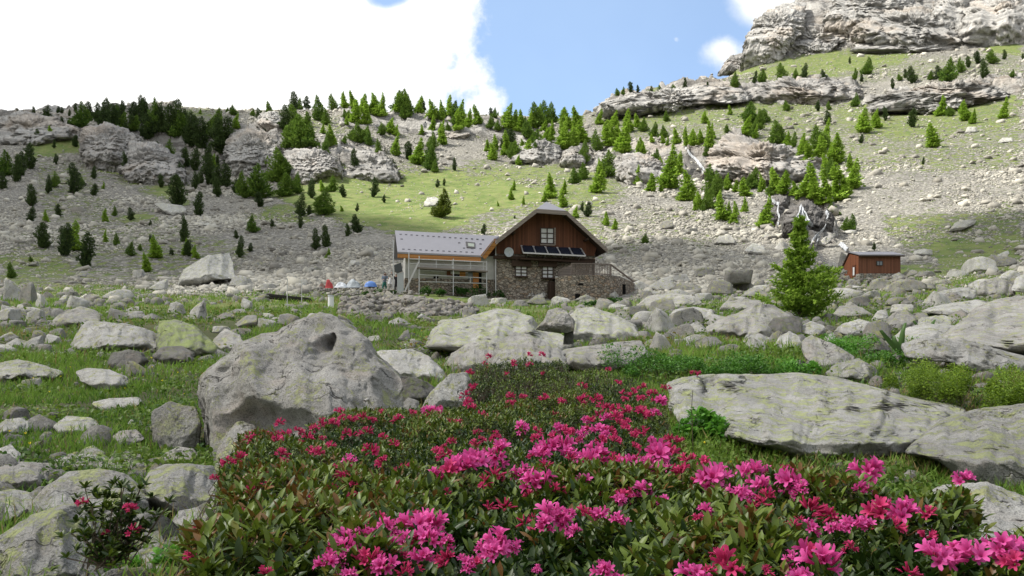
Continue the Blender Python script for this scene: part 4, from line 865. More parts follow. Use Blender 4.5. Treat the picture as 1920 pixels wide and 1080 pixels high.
# the young larch on the right meadow
def hero_larch():
    g0 = hit(1500, 600); Y = g0[1]; H = 200/F*Y; r_ = np.random.default_rng(5)
    ro = empty('larch_tree', (g0[0], g0[1], g0[2]-.05)); tag(ro, 'feathery young larch standing alone among boulders on the right meadow, nearest tree', 'larch')
    link_mesh('trunk', cone_mesh('trunk', H*.97, .075, .008, 10, .0), BARK, ro)
    br, C, O, Q = [], [], [], []
    nb = 84
    for k in range(nb):
        hf = .04+.93*(k/nb)**.9; a = k*2.4+r_.random()*.6
        hx = hf
        L = H*np.interp(hx, [0, .12, .35, .5, .62, .8, 1], [.34, .42, .36, .27, .12, .10, .02])*(.35+.8*r_.random())
        d = np.array([math.cos(a), math.sin(a), .22+.35*r_.random()]); d /= np.linalg.norm(d); p0 = np.array([0, 0, hf*H])
        m_ = 12; ts = np.linspace(0, 1, m_); pts = p0+d*L*ts[:, None]+np.array([0, 0, 1])*(-.12*L*np.sin(ts*math.pi))[:, None]
        br.append((pts, .016*(1-hf)+.004))
        nn = int(10+66*L/(H*.3)); tt = r_.random(nn)**.7
        for t_ in tt:
            q_ = p0+d*L*t_+np.array([0, 0, -.12*L*math.sin(t_*math.pi)])
            spread = .13*L*(1-.3*t_)+.03
            side_ = np.cross(d, [0, 0, 1]); side_ /= np.linalg.norm(side_)
            q_ = q_+side_*r_.normal()*spread+np.array([0, 0, 1])*r_.normal()*.006*H
            C.append(q_); O.append(d*.6+side_*r_.normal()*.8+np.array([0, 0, .3*r_.normal()])); Q.append(t_)
    # second leader on the right
    C, O, Q = np.array(C), np.array(O), np.array(Q)
    n = len(C); O /= np.linalg.norm(O, axis=1, keepdims=True); V, Fs = [], []
    sub = 3
    C = np.repeat(C, sub, 0)+r_.normal(size=(n*sub, 3))*.03; O = np.repeat(O, sub, 0)+r_.normal(size=(n*sub, 3))*.5; O /= np.linalg.norm(O, axis=1, keepdims=True); Q = np.repeat(Q, sub)
    n = len(C); sd = np.cross(O, r_.normal(size=(n, 3))); sd /= np.linalg.norm(sd, axis=1, keepdims=True); L = (.055+.065*r_.random(n))[:, None]
    V = np.stack([C+O*L, C-O*L*.4+sd*L*.3, C-O*L*.4-sd*L*.3], 1).reshape(-1, 3)
    V[:, 0] += .02*H*0
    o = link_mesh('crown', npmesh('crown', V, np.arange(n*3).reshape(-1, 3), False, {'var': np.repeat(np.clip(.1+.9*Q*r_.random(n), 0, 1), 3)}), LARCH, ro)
    Vs, Fc, off = [], [], 0
    for pts, rad in br:
        for k in range(len(pts)):
            rr_ = rad*(1-k/len(pts)*.85)
            for j in range(3): Vs.append(pts[k]+rr_*np.array([math.cos(j*2.1), 0, math.sin(j*2.1)]))
        for k in range(len(pts)-1):
            for j in range(3): Fc.append([off+k*3+j, off+k*3+(j+1) % 3, off+k*3+3+(j+1) % 3, off+k*3+3+j])
        off += len(pts)*3
    link_mesh('branch', npmesh('branch', np.array(Vs), np.array(Fc)), BARK, ro)
hero_larch()
# ---------------------------------------------------------------- building helpers
def bmobj(name, bm, mat, parent=None, loc=None, smooth=False):
    bmesh.ops.recalc_face_normals(bm, faces=bm.faces); me = bpy.data.meshes.new(name); bm.to_mesh(me); bm.free()
    if smooth:
        for p_ in me.polygons: p_.use_smooth = True
    return link_mesh(name, me, mat, parent, loc)
def add_slab(bm, pts, off):
    """polygon pts extruded by the vector off"""
    a = [bm.verts.new(p) for p in pts]; b = [bm.verts.new(tuple(np.array(p)+np.array(off))) for p in pts]; n = len(a)
    bm.faces.new(a); bm.faces.new(b[::-1])
    for i in range(n): bm.faces.new((a[i], b[i], b[(i+1) % n], a[(i+1) % n]))
def add_bar(bm, p, q, w, d=None):
    p = Vector(p); q = Vector(q); ax = (q-p).normalized(); s = ax.cross(Vector((0, 1, 0)))
    if s.length < .1: s = ax.cross(Vector((1, 0, 0)))
    s.normalize(); t_ = ax.cross(s); w = float(w); d = float(d or w)
    c = [p+s*w/2*i+t_*d/2*j for i, j in ((-1, -1), (1, -1), (1, 1), (-1, 1))]
    add_slab(bm, [tuple(x) for x in c], tuple(q-p))
def add_tube(bm, p, q, r, seg=6):
    r = float(r); p = Vector(p); q = Vector(q); ax = (q-p).normalized(); s = ax.cross(Vector((.3, .9, .1))).normalized(); t_ = ax.cross(s)
    add_slab(bm, [tuple(p+r*(s*math.cos(k*2*math.pi/seg)+t_*math.sin(k*2*math.pi/seg))) for k in range(seg)], tuple(q-p))
def masonry(name, a, b, mortar, sx=3.2, sz=5.5):
    m_, t = newmat(name); pos = t.n('ShaderNodeTexCoord').outputs['Object']
    mp = t.n('ShaderNodeMapping', ins={'Vector': pos, 'Scale': (sx, sx, sz)}).outputs[0]
    mp = t.n('ShaderNodeVectorMath', operation='ADD', ins={0: mp, 1: t.n('ShaderNodeVectorMath', operation='SCALE', ins={0: t.noise(pos, 2.5, 3, .5, 'Color'), 'Scale': .7}).outputs[0]}).outputs[0]
    v_ = t.n('ShaderNodeTexVoronoi', feature='F1', ins={'Vector': mp, 'Scale': 1.0}); e = t.n('ShaderNodeTexVoronoi', feature='DISTANCE_TO_EDGE', ins={'Vector': mp, 'Scale': 1.0})
    cc = t.n('ShaderNodeSeparateColor', ins={0: v_.outputs['Color']})
    c = t.mix(cc.outputs[0], a, b); c = t.mix(t.m('MULTIPLY', t.ss(cc.outputs[1], .7, .9), .6), c, (.34, .24, .16))
    c = t.mix(t.m('MULTIPLY', t.ss(t.noise(pos, 9, 4, .7), .5, .7), .4), c, tuple(x*.5 for x in a))
    ed = t.ss(e.outputs['Distance'], .02, .09); c = t.mix(ed, mortar, c)
    h = t.m('ADD', ed, t.m('MULTIPLY', t.noise(pos, 14, 4, .7), .4))
    finish(t, c, .92, t.n('ShaderNodeBump', ins={'Strength': 1, 'Distance': .06, 'Height': h}).outputs[0], .15); return m_
def boards(name, a, b, scale=7, axis='x', streak=.5):
    m_, t = newmat(name); pos = t.n('ShaderNodeTexCoord').outputs['Object']; s_ = t.n('ShaderNodeSeparateXYZ', ins={0: pos})
    q_ = t.m('MULTIPLY', s_.outputs[{'x': 0, 'y': 1, 'z': 2}[axis]], scale); fl = t.m('FLOOR', q_); fr = t.m('FRACT', q_)
    rnd = t.n('ShaderNodeTexWhiteNoise', noise_dimensions='1D', ins={'W': fl}).outputs['Value']
    sc_ = {'x': (6, 6, .8), 'y': (6, 6, .8), 'z': (.8, .8, 6)}[axis]
    gr = t.noise(t.n('ShaderNodeMapping', ins={'Vector': pos, 'Scale': sc_}).outputs[0], 3, 5, .7)
    c = t.mix(t.m('ADD', t.m('MULTIPLY', rnd, .6), t.m('MULTIPLY', gr, streak), clamp=True), a, b)
    gap = t.m('MULTIPLY', t.ss(fr, 0, .07), t.m('SUBTRACT', 1.0, t.ss(fr, .93, 1.0))); c = t.mix(gap, tuple(x*.25 for x in a), c)
    finish(t, c, .75, t.n('ShaderNodeBump', ins={'Strength': .7, 'Distance': .02, 'Height': gap}).outputs[0], .25); return m_
STONEW = masonry('house_masonry', (.17, .145, .12), (.37, .33, .28), (.10, .09, .08))
STONEL = masonry('plinth_masonry', (.26, .25, .23), (.42, .40, .37), (.10, .1, .09), 4, 5)
PLASTER = simple('grey_render', (.42, .42, .40), .9, .15, 1.6, .18)
WOODR = boards('red_brown_boards', (.055, .024, .014), (.18, .072, .040), 6.5)
WOODD = simple('dark_wood', (.045, .028, .02), .8, .2, 8, .3)
WOODG = boards('weathered_boards', (.16, .13, .11), (.30, .26, .235), 5, 'z')
WOODO = boards('new_larch_wood', (.36, .15, .045), (.52, .25, .09), 3, 'z', .4)
WOODH = boards('hut_boards', (.11, .045, .028), (.20, .085, .05), 6.0)
METROOF = simple('grey_sheet_metal', (.25, .245, .27), .45, .5, .8, .06, metal=.15)
STEEL = simple('galvanised_steel', (.50, .51, .52), .4, .5, 3, .1, metal=.5)
GLASS = simple('window_glass', (.16, .19, .22), .08, .8)
CURT = simple('white_curtain', (.55, .56, .58), .9, .1, 5, .12)
PANEL = simple('solar_cell', (.014, .017, .030), .22, .8, 6, .3)
ALU = simple('aluminium', (.55, .55, .56), .35, .6, metal=.6)
DISHM = simple('dish_grey', (.42, .46, .50), .5, .4)
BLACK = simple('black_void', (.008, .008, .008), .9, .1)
WHITEP = simple('white_paint', (.75, .76, .78), .6, .3, 4, .04)

# ---------------------------------------------------------------- the chalet
AL = math.radians(10); Y0 = 70.0
O0 = px2w(1015, 560, Y0); CA, SA = math.cos(AL), math.sin(AL)
def L(px, v, yo=0.0):
    u_ = (px-CX)/F; Y = (yo-SA*O0[0]+CA*O0[1])/(CA-u_*SA); dx = u_*Y-O0[0]; dy = Y-O0[1]
    return (CA*dx+SA*dy, yo, (HY-v)/F*Y-O0[2])
chalet = empty('mountain_chalet', tuple(O0), AL)
tag(chalet, 'stone and dark wood mountain chalet with a metal-roofed left wing and a curved stone terrace', 'chalet')
def slabL(name, pts, off, mat, parent=chalet):
    bm = bmesh.new(); add_slab(bm, pts, off); return bmobj(name, bm, mat, parent)
def with_z(p, z): return (p[0], p[1], z)
# stone body
f = [L(929, 470), L(1116, 478)]
zt = L(1000, 474)[2]; slabL('stone_wall', [with_z(f[0], -.8), with_z(f[0], zt), with_z(f[1], zt), with_z(f[1], -.8)], (0, 8.5, 0), STONEW)
# quoin edge of the left corner
# cladding of the gable
gp = [L(929, 480, -.12), L(929, 462, -.12), L(1006, 396, -.12), L(1062, 400, -.12), L(1120, 462, -.12), L(1114, 484, -.12)]
clad = slabL('gable_cladding', [with_z(p, max(p[2], zt-.15)) if i not in (0, 5) else with_z(p, zt-.15) for i, p in enumerate(gp)], (0, 8.4, 0), WOODR)
slabL('floor_beam', [L(926, 479, -.35), L(926, 484.5, -.35), L(1116, 490.5, -.35), L(1116, 486, -.35)], (0, .33, 0), WOODD)
# upper roof
A, B, Cc, D = (np.array(L(*q_, -1.5)) for q_ in ((930, 450), (1005.5, 391.5), (1063, 395.5), (1139, 466)))
s1 = (B-A)/(B-A)[0]; s2 = (Cc-D)/(Cc-D)[0]
xa = (B[2]-Cc[2]+s2[2]*Cc[0]-s1[2]*B[0])/(s2[2]-s1[2]); za = B[2]+s1[2]*(xa-B[0])
AP = np.array([xa, .6, za]); back = np.array([0, 8.5, 0]); tk = np.array([0, 0, -.22])
bm = bmesh.new()
APb = np.array([xa, A[1]+8.5, za])
add_slab(bm, [A, B, AP, APb, A+back], tk); add_slab(bm, [D, D+back, APb+(0, 0, .003), AP+(0, 0, .003), Cc], tk)
add_slab(bm, [B+(0, 0, .004), Cc+(0, 0, .004), AP+(0, 0, .006)], tk*.9)
bmobj('roof', bm, METROOF, chalet)
fd = np.array([0, .12, 0]); fb = np.array([0, -.06, 0])
bm = bmesh.new(); dn = np.array([0, 0, -.42])
def fascia(bm, p, q, h0=-.23, h=.36):
    p = np.array(p)+fb; q = np.array(q)+fb; add_slab(bm, [p+(0, 0, h0+.02), q+(0, 0, h0+.02), q+(0, 0, h0-h+.02), p+(0, 0, h0-h+.02)], fd)
fascia(bm, A, B, -.02, .40); fascia(bm, B+(.004, 0, 0), Cc-(.004, 0, 0), -.02, .36); fascia(bm, Cc, D, -.02, .40)
bmobj('verge_board', bm, WOODG, chalet)
bm = bmesh.new()                                    # boarded soffits
for p, q in ((A, B), (Cc, D)): add_slab(bm, [p+(0, .1, -.25), q+(0, .1, -.25), q+(0, 9.8, -.25), p+(0, 9.8, -.25)], (0, 0, -.03))
bmobj('soffit', bm, WOODD, chalet)
bm = bmesh.new()
for p in (L(960, 440, 0), L(1095, 452, 0)): add_bar(bm, (p[0], -1.3, p[2]), (p[0], .1, p[2]), .16, .18)
bmobj('purlin', bm, WOODD, chalet)
# orange verge where the wing's roof meets
r1, r2 = np.array(L(927, 447, -1.2)), np.array(L(901, 479, -.2))
bm = bmesh.new(); add_slab(bm, [r1, r1+(.42, 0, -.30), r2+(.42, 0, -.32), r2], (0, .1, 0)); bmobj('new_verge_board', bm, WOODO, chalet)
# wing
ew0, ew1 = np.array(L(745.5, 472, -.2)), np.array(L(903, 479, -.2)); rg0, rg1 = np.array(L(740.5, 432, 3.4)), np.array(L(936, 442.5, 3.4))
bm = bmesh.new(); add_slab(bm, [ew0, ew1, r1+(0, .02, 0), rg1, rg0], (0, 0, -.14)); bk = np.array([0, 3.6, -2.0])
add_slab(bm, [rg0+(0, .01, 0), rg1+(0, .01, 0), rg1+bk, rg0+bk], (0, 0, -.14)); wroof = bmobj('wing_roof', bm, METROOF, chalet)
def onroof(px, v):                                   # point of the wing's front slope under a photo pixel
    n_ = np.cross(ew1-ew0, rg0-ew0); a = np.array(L(px, v, 0)); b = np.array(L(px, v, 3)); d_ = b-a; s_ = np.dot(ew0-a, n_)/np.dot(d_, n_); return a+d_*s_
bm = bmesh.new()
for k in range(16):
    p = onroof(749+k*10.3, 440+k*.66); add_slab(bm, [p+(0, 0, .0), p+(.2, 0, .0), p+(.2, .04, .09), p+(0, .04, .09)], (0, .05, 0))
for k in range(13):
    p = onroof(754+k*10.8, 468+k*.5); add_slab(bm, [p, p+(.2, 0, 0), p+(.2, .04, .09), p+(0, .04, .09)], (0, .05, 0))
for px, v in ((751, 449), (859, 456), (868, 466), (899, 458), (899, 467), (883, 467)):
    p = onroof(px, v); add_slab(bm, [p, p+(.2, 0, 0), p+(.2, .04, .09), p+(0, .04, .09)], (0, .05, 0))
bmobj('snow_guard', bm, simple('dark_steel', (.10, .10, .115), .5, .4), wroof)
q4 = [onroof(*q_)+(0, -.02, .06) for q_ in ((873, 454), (891, 456), (891, 466), (875, 465))]
bm = bmesh.new(); add_slab(bm, q4, (0, 0, -.1)); skl = bmobj('skylight', bm, simple('skylight_frame', (.06, .055, .055), .5), wroof)
q5 = [onroof(*q_)+(0, -.03, .072) for q_ in ((877, 457), (889, 458.5), (889, 464), (878, 463))]
bm = bmesh.new(); add_slab(bm, q5, (0, 0, -.03)); bmobj('pane', bm, simple('skylight_glass', (.25, .28, .22), .15, .8), skl)
slabL('eave_beam', [ew0+(0, .06, -.15), ew1+(-.05, .06, -.15), ew1+(-.05, .06, -.5), ew0+(0, .06, -.5)], (0, .14, 0), WOODO)
w0, w1 = L(760, 520, .35), L(930, 520, .35); wt = ew0[2]-.12
mid_ = L(800, 522, .35)[2]
slabL('wing_wall', [with_z(w0, mid_), with_z(w0, wt), with_z(w1, wt), with_z(w1, mid_)], (0, 5, 0), PLASTER)
slabL('wing_stone_base', [(w0[0]-.04, .28, -1.0), (w0[0]-.04, .28, mid_), (w1[0], .28, mid_), (w1[0], .28, -1.0)], (0, 5.2, 0), STONEW)
def box_px(name, x0, x1, v0, v1, yo, th, mat, parent=chalet):
    a, b, c, d = L(x0, v0, yo), L(x1, v0, yo), L(x1, v1, yo), L(x0, v1, yo); zt_, zb = (a[2]+b[2])/2, (c[2]+d[2])/2
    return slabL(name, [with_z(a, zt_), with_z(b, zt_), with_z(b, zb), with_z(a, zb)], (0, th, 0), mat, parent)
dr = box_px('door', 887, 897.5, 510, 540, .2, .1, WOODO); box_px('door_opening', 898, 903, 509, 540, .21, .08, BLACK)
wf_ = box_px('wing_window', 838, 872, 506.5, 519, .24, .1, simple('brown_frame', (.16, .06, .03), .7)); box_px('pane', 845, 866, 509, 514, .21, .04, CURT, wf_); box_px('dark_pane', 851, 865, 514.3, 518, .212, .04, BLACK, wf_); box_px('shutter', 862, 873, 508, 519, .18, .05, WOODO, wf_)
box_px('small_black_window', 813, 822, 518, 521.5, .24, .08, BLACK)  # small window of the wing, drawn as a plain black slab
box_px('window_light', 878, 886, 509, 524, .24, .06, GLASS)
def window(x0, x1, v0, v1, yo, cols, rows, fm, gm):
    w_ = box_px('window', x0, x1, v0, v1, yo, .12, gm); a, c = L(x0, v0, yo-.05), L(x1, v1, yo-.05); bm = bmesh.new(); t_ = .09
    X0, X1, Z1, Z0 = a[0], c[0], a[2], c[2]; y_ = yo-.06
    for k in range(cols+1): x_ = X0+(X1-X0)*k/cols; add_slab(bm, [(x_-t_/2, y_, Z0-.04), (x_+t_/2, y_, Z0-.04), (x_+t_/2, y_, Z1+.04), (x_-t_/2, y_, Z1+.04)], (0, .07, 0))
    for k in range(rows+1): z_ = Z0+(Z1-Z0)*k/rows; add_slab(bm, [(X0, y_-.004, z_-.035), (X1, y_-.004, z_-.035), (X1, y_-.004, z_+.035), (X0, y_-.004, z_+.035)], (0, .07, 0))
    bmobj('frame', bm, fm, w_); return w_
FR = simple('window_frame_dark', (.05, .035, .03), .6)
w_ = window(1014, 1038, 427.5, 456.5, -.2, 2, 3, FR, CURT)
a, b, c = L(1040.5, 427, -.24), L(1040.5, 459.5, -.24), L(1013, 459.5, -.24); bm = bmesh.new(); add_bar(bm, a, b, .14, .1); add_bar(bm, with_z(c, b[2]), b, .1, .12); bmobj('casing', bm, WOODG, w_)
for x0, x1, v0, v1 in ((966.5, 988, 499, 518), (1017, 1037, 499.5, 521)):
    w_ = window(x0, x1, v0, v1, -.1, 2, 3, FR, CURT)
    a, b = L(x0-7, v0-5, -.16), L(x1+7, v0-4, -.16); bm = bmesh.new(); add_bar(bm, a, with_z(b, a[2]), .5, .3); bmobj('dark_bar', bm, WOODD, w_)  # dark bar above each lower window
    a, b = L(x0-2, v1+1, -.18), L(x1+2, v1+1, -.18); bm = bmesh.new(); add_bar(bm, a, with_z(b, a[2]), .08, .22); bmobj('sill', bm, WOODD, w_)
# solar panels on a sloping rack
ra0, ra1 = np.array(L(977, 460.5, -.3)), np.array(L(1089, 466, -.3)); rb0, rb1 = np.array(L(981, 474, -1.0)), np.array(L(1098, 480, -1.0))
rk = bmesh.new(); add_bar(rk, rb0, rb1, .12); add_bar(rk, ra0, ra1, .06)
for k in range(6): f_ = k/5; add_bar(rk, ra0+(ra1-ra0)*f_, rb0+(rb1-rb0)*f_, .09, .10)
for k in range(4): f_ = .08+k*.28; add_bar(rk, rb0+(rb1-rb0)*f_, (rb0+(rb1-rb0)*f_)+(0, .85, -.35), .06)
rack = bmobj('solar_rack', rk, ALU, chalet)
for k in range(5):
    f0, f1 = (k+.09)/5, (k+.91)/5; q_ = [ra0+(ra1-ra0)*f0, ra0+(ra1-ra0)*f1, rb0+(rb1-rb0)*f1, rb0+(rb1-rb0)*f0]
    bm = bmesh.new(); add_slab(bm, [x+(0, -.03, .03) for x in q_], (0, .02, -.03)); bmobj('solar_panel', bm, PANEL, rack)
slabL('balcony_shade_band', [L(975, 483, -.7), L(1112, 490, -.7), L(1112, 493, -.7), L(975, 486, -.7)], (0, .68, 0), WOODD)  # dark slab stands for balcony floor and the shadow beneath it
# satellite dish
c = np.array(L(954, 473, -.55)); bm = bmesh.new(); bmesh.ops.create_uvsphere(bm, u_segments=24, v_segments=16, radius=.62)
for v_ in list(bm.verts):
    if v_.co.z < .42: bm.verts.remove(v_)
for v_ in bm.verts: v_.co.z = (v_.co.z-.62)*-1.0; 
S_ = .41/max(v_.co.x for v_ in bm.verts)
for v_ in bm.verts: v_.co = Vector((v_.co.x*S_, v_.co.z*.7*-1+.05, v_.co.y*S_))
bmesh.ops.solidify(bm, geom=bm.faces[:], thickness=.015)
dish = bmobj('satellite_dish', bm, DISHM, chalet, tuple(c), True)
bm = bmesh.new(); add_bar(bm, (0, .02, -.05), (0, .5, -.1), .05); add_bar(bm, (0, -.02, -.36), (0, -.42, -.05), .03); add_bar(bm, (-.05, -.42, -.03), (.05, -.42, -.03), .08); bmobj('bracket', bm, STEEL, dish)
bm = bmesh.new(); p = L(929.5, 458, -.1); add_tube(bm, p, (p[0], p[1], -.6), .05); bmobj('drainpipe', bm, STEEL, chalet)
# terrace
TW = [(1041, -1.6, 522, 566), (1050, -2.0, 518, 566), (1062, -2.3, 516.5, 567), (1080, -2.5, 516, 567), (1100, -2.6, 516, 567), (1120, -2.6, 516, 567), (1137, -2.4, 516.5, 566), (1150, -2.0, 517, 565), (1162, -1.2, 519, 563), (1172, -.3, 523, 561), (1182, .8, 527, 558), (1190, 2.2, 531, 556)]
bm = bmesh.new(); o_, i_ = [], []
for px, yo, vt, vb in TW:
    t_ = np.array(L(px, vt, yo)); b_ = np.array(L(px, vb+4, yo)); o_.append((bm.verts.new(t_), bm.verts.new(b_))); i_.append(bm.verts.new((t_[0]*.97+.1, max(t_[1]+.9, .1) if t_[1] < -.9 else t_[1]+1.2, t_[2])))
for k in range(len(TW)-1):
    bm.faces.new((o_[k][0], o_[k][1], o_[k+1][1], o_[k+1][0])); bm.faces.new((o_[k][0], o_[k+1][0], i_[k+1], i_[k]))
te = bmobj('terrace_wall', bm, STONEW, chalet)
slabL('terrace_floor', [L(1041, 518, -1.2), L(1100, 515.5, -2.0), L(1150, 516, -1.5), L(1165, 518, .5), L(1120, 515, .2)], (0, 0, -.2), PLASTER)
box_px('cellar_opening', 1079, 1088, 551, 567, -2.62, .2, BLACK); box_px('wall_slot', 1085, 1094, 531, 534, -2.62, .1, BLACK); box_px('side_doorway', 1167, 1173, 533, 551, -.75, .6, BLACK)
box_px('cellar_door', 1031, 1040.5, 528, 563, -1.0, .9, WOODD)
rl = bmesh.new()
def rail(p, q, n):
    p, q = np.array(p), np.array(q); h_ = np.array([0, 0, -.95]); add_bar(rl, p, q, .09, .12); add_bar(rl, p+h_*.9, q+h_*.9, .07)
    for k in range(n+1):
        s_ = p+(q-p)*k/n; add_bar(rl, s_, s_+h_*1.02, .13 if k in (0, n) else .055, .06)
rail(L(1072, 494, -2.3), L(1112, 494.5, -2.4), 15); rail(L(1112, 494.5, -2.4), L(1145, 496, -2.0), 11)
add_bar(rl, L(1145, 496, -2.0), L(1188, 528, 1.4), .12); add_bar(rl, L(1048, 509, -1.6), L(1072, 496, -2.2), .10); add_bar(rl, L(1048, 509, -1.6), L(1048, 519, -1.6), .10)
bmobj('railing', rl, simple('grey_timber', (.17, .14, .125), .85, .2, 6, .25), chalet)
sb = bmesh.new(); add_slab(sb, [L(1049, 505, -1.5), L(1070, 497, -1.5), L(1072, 516, -1.5), L(1049, 519, -1.5)], (0, .1, 0)); bmobj('stair_side', sb, WOODG, chalet)
# scaffolding in front of the wing
sc0 = empty('scaffolding', tuple(O0), AL); tag(sc0, 'light metal scaffolding with a plank walkway in front of the chalet wing', 'scaffolding')
for px, v0, v1 in ((737.6, 450, 548), (766.6, 473, 548), (786, 480, 550), (850, 485, 551), (912.6, 490, 550)):
    bm = bmesh.new(); p = L(px, v0, -.6); q_ = L(px, v1+3, -.6); add_tube(bm, p, with_z(p, q_[2]), .045); bmobj('pole', bm, STEEL, sc0)
for (a, b, w_) in (((768, 485.5), (912, 491.5), .05), ((768, 494), (912, 499.5), .04), ((786, 515), (913, 521.5), .05), ((786, 528), (913, 531.5), .05)):
    bm = bmesh.new(); add_tube(bm, L(*a, -.62), L(*b, -.62), w_*.8); bmobj('rail', bm, STEEL, sc0)
bm = bmesh.new(); add_slab(bm, [L(783, 500.5, -.7), L(915, 507.5, -.7), L(915, 510, -.7), L(783, 503, -.7)], (0, .9, 0)); bmobj('plank', bm, WOODG, sc0)
bm = bmesh.new(); add_bar(bm, L(785, 491, -.75), L(759, 546, -.75), .13, .04); bmobj('brace', bm, ALU, sc0)
bm = bmesh.new()
for px in (818, 848, 882, 906): add_tube(bm, L(px, 486+(px-768)*.042, -.6), L(px, 500+(px-768)*.042, -.6), .03)
for px in (818, 882): add_tube(bm, L(px, 516.5+(px-786)*.05, -.6), L(px, 531, -.6), .03)
bmobj('toe_frame', bm, STEEL, sc0)
def tagged_px(name, pts, yo, th, mat, label, cat):
    bm = bmesh.new(); q_ = [np.array(L(a, b, yo)) for a, b in pts]; b0 = np.mean(q_, 0); b0[2] = min(p[2] for p in q_); add_slab(bm, [p-b0 for p in q_], (0, th, 0))
    o = bmobj(name, bm, mat, None); w_ = np.array([O0[0]+CA*b0[0]-SA*b0[1], O0[1]+SA*b0[0]+CA*b0[1], O0[2]+b0[2]]); o.location = w_; o.rotation_euler = (0, 0, AL); tag(o, label, cat); return o
tagged_px('dark_tarpaulin', [(739, 497), (752, 492), (755, 508), (746, 511), (740, 508)], -.2, .5, simple('tarp_dark', (.07, .075, .08), .6), 'dark tarpaulin bundle hung on the scaffold left of the chalet wing', 'tarpaulin')
tagged_px('insulation_panel', [(745, 512), (757, 510), (757, 549), (745, 550)], -.1, .3, simple('panel_grey', (.42, .44, .46), .6), 'pale grey building panel leaning at the left end of the wing', 'panel')

# ---------------------------------------------------------------- the brown hut
hb = px2w(1611, 524, 78); hut = empty('wooden_hut', tuple(hb)); tag(hut, 'small red-brown wooden hut with a grey roof on a stone plinth at the right', 'hut')
def H(px, v, Y): return tuple(px2w(px, v, Y)-hb)
def slabH(name, pts, off, mat, parent=hut): bm = bmesh.new(); add_slab(bm, pts, off); return bmobj(name, bm, mat, parent)
fl, frr = H(1611, 480, 78), H(1688.5, 480, 78); zb = H(1611, 513, 78)[2]; zg = H(1611, 527, 78)[2]
slabH('front_wall', [fl, frr, (frr[0], 0, zb), (fl[0], 0, zb)], (0, .1, 0), WOODH)
ap = H(1595, 474, 80.2); rr_ = H(1586, 499, 81.6)
WOODH2 = boards('hut_gable_boards', (.14, .048, .022), (.27, .095, .042), 6.0, 'y')
slabH('gable_wall', [(0, .02, fl[2]), (0, ap[1], ap[2]-.12), (0, rr_[1], rr_[2]), (0, rr_[1], zg-.5), (0, .02, zg+.1)], (.1, 0, 0), WOODH2)
slabH('end_wall', [(frr[0]-.1, .12, fl[2]), (frr[0]-.1, ap[1], ap[2]-.12), (frr[0]-.1, rr_[1], rr_[2]), (frr[0]-.1, rr_[1], zb-.3), (frr[0]-.1, .12, zb-.3)], (.1, 0, 0), WOODH2)
slabH('rear_wall', [(.1, rr_[1]-.1, rr_[2]), (frr[0]-.1, rr_[1]-.1, rr_[2]), (frr[0]-.1, rr_[1]-.1, zg-.5), (.1, rr_[1]-.1, zg-.5)], (0, .08, 0), WOODH2)
x0, x1 = -.10, frr[0]+.25; e0 = np.array([0, -.35, fl[2]+.02]); e1 = np.array([0, ap[1], ap[2]+.02]); e2 = np.array([0, rr_[1]+.4, rr_[2]-.12])
slabH('roof', [(x0, e0[1], e0[2]), (x1, e0[1], e0[2]), (x1, e1[1], e1[2]), (x0, e1[1], e1[2])], (0, 0, .09), METROOF)
slabH('rear_roof', [(x0, e1[1]+.01, e1[2]), (x1, e1[1]+.01, e1[2]), (x1, e2[1], e2[2]), (x0, e2[1], e2[2])], (0, 0, .09), simple('rusty_roof_edge', (.10, .06, .045), .7))
slabH('stone_plinth', [(-.02, -.12, zb), (frr[0]+.1, -.12, zb), (frr[0]+.1, -.12, zg-.6), (-.02, -.12, zg-.6)], (0, 1.2, 0), STONEL)
dd = slabH('door', [(-.05, .75, zg+.02), (-.05, .75, zb+.95), (-.05, 1.55, zb+.95), (-.05, 1.55, zg-.1)], (.04, 0, 0), simple('door_brown', (.11, .035, .015), .6))
slabH('pane', [(-.07, .95, zb-.05), (-.07, .95, zb+.75), (-.07, 1.3, zb+.75), (-.07, 1.3, zb-.05)], (.015, 0, 0), WHITEP, dd)
ww = slabH('window', [H(1643, 489, 77.93), H(1655.5, 489, 77.93), H(1655.5, 498, 77.93), H(1643, 498, 77.93)], (0, .05, 0), FR); 
slabH('pane', [H(1645, 490.3, 77.9), H(1648.7, 490.3, 77.9), H(1648.7, 497, 77.9), H(1645, 497, 77.9)], (0, .02, 0), GLASS, ww); slabH('pane', [H(1650, 490.3, 77.9), H(1654, 490.3, 77.9), H(1654, 497, 77.9), H(1650, 497, 77.9)], (0, .02, 0), GLASS, ww)
slabH('eave_board', [(x0, -.33, fl[2]-.10), (x1, -.33, fl[2]-.10), (x1, -.33, fl[2]+.015), (x0, -.33, fl[2]+.015)], (0, .05, 0), WOODD)

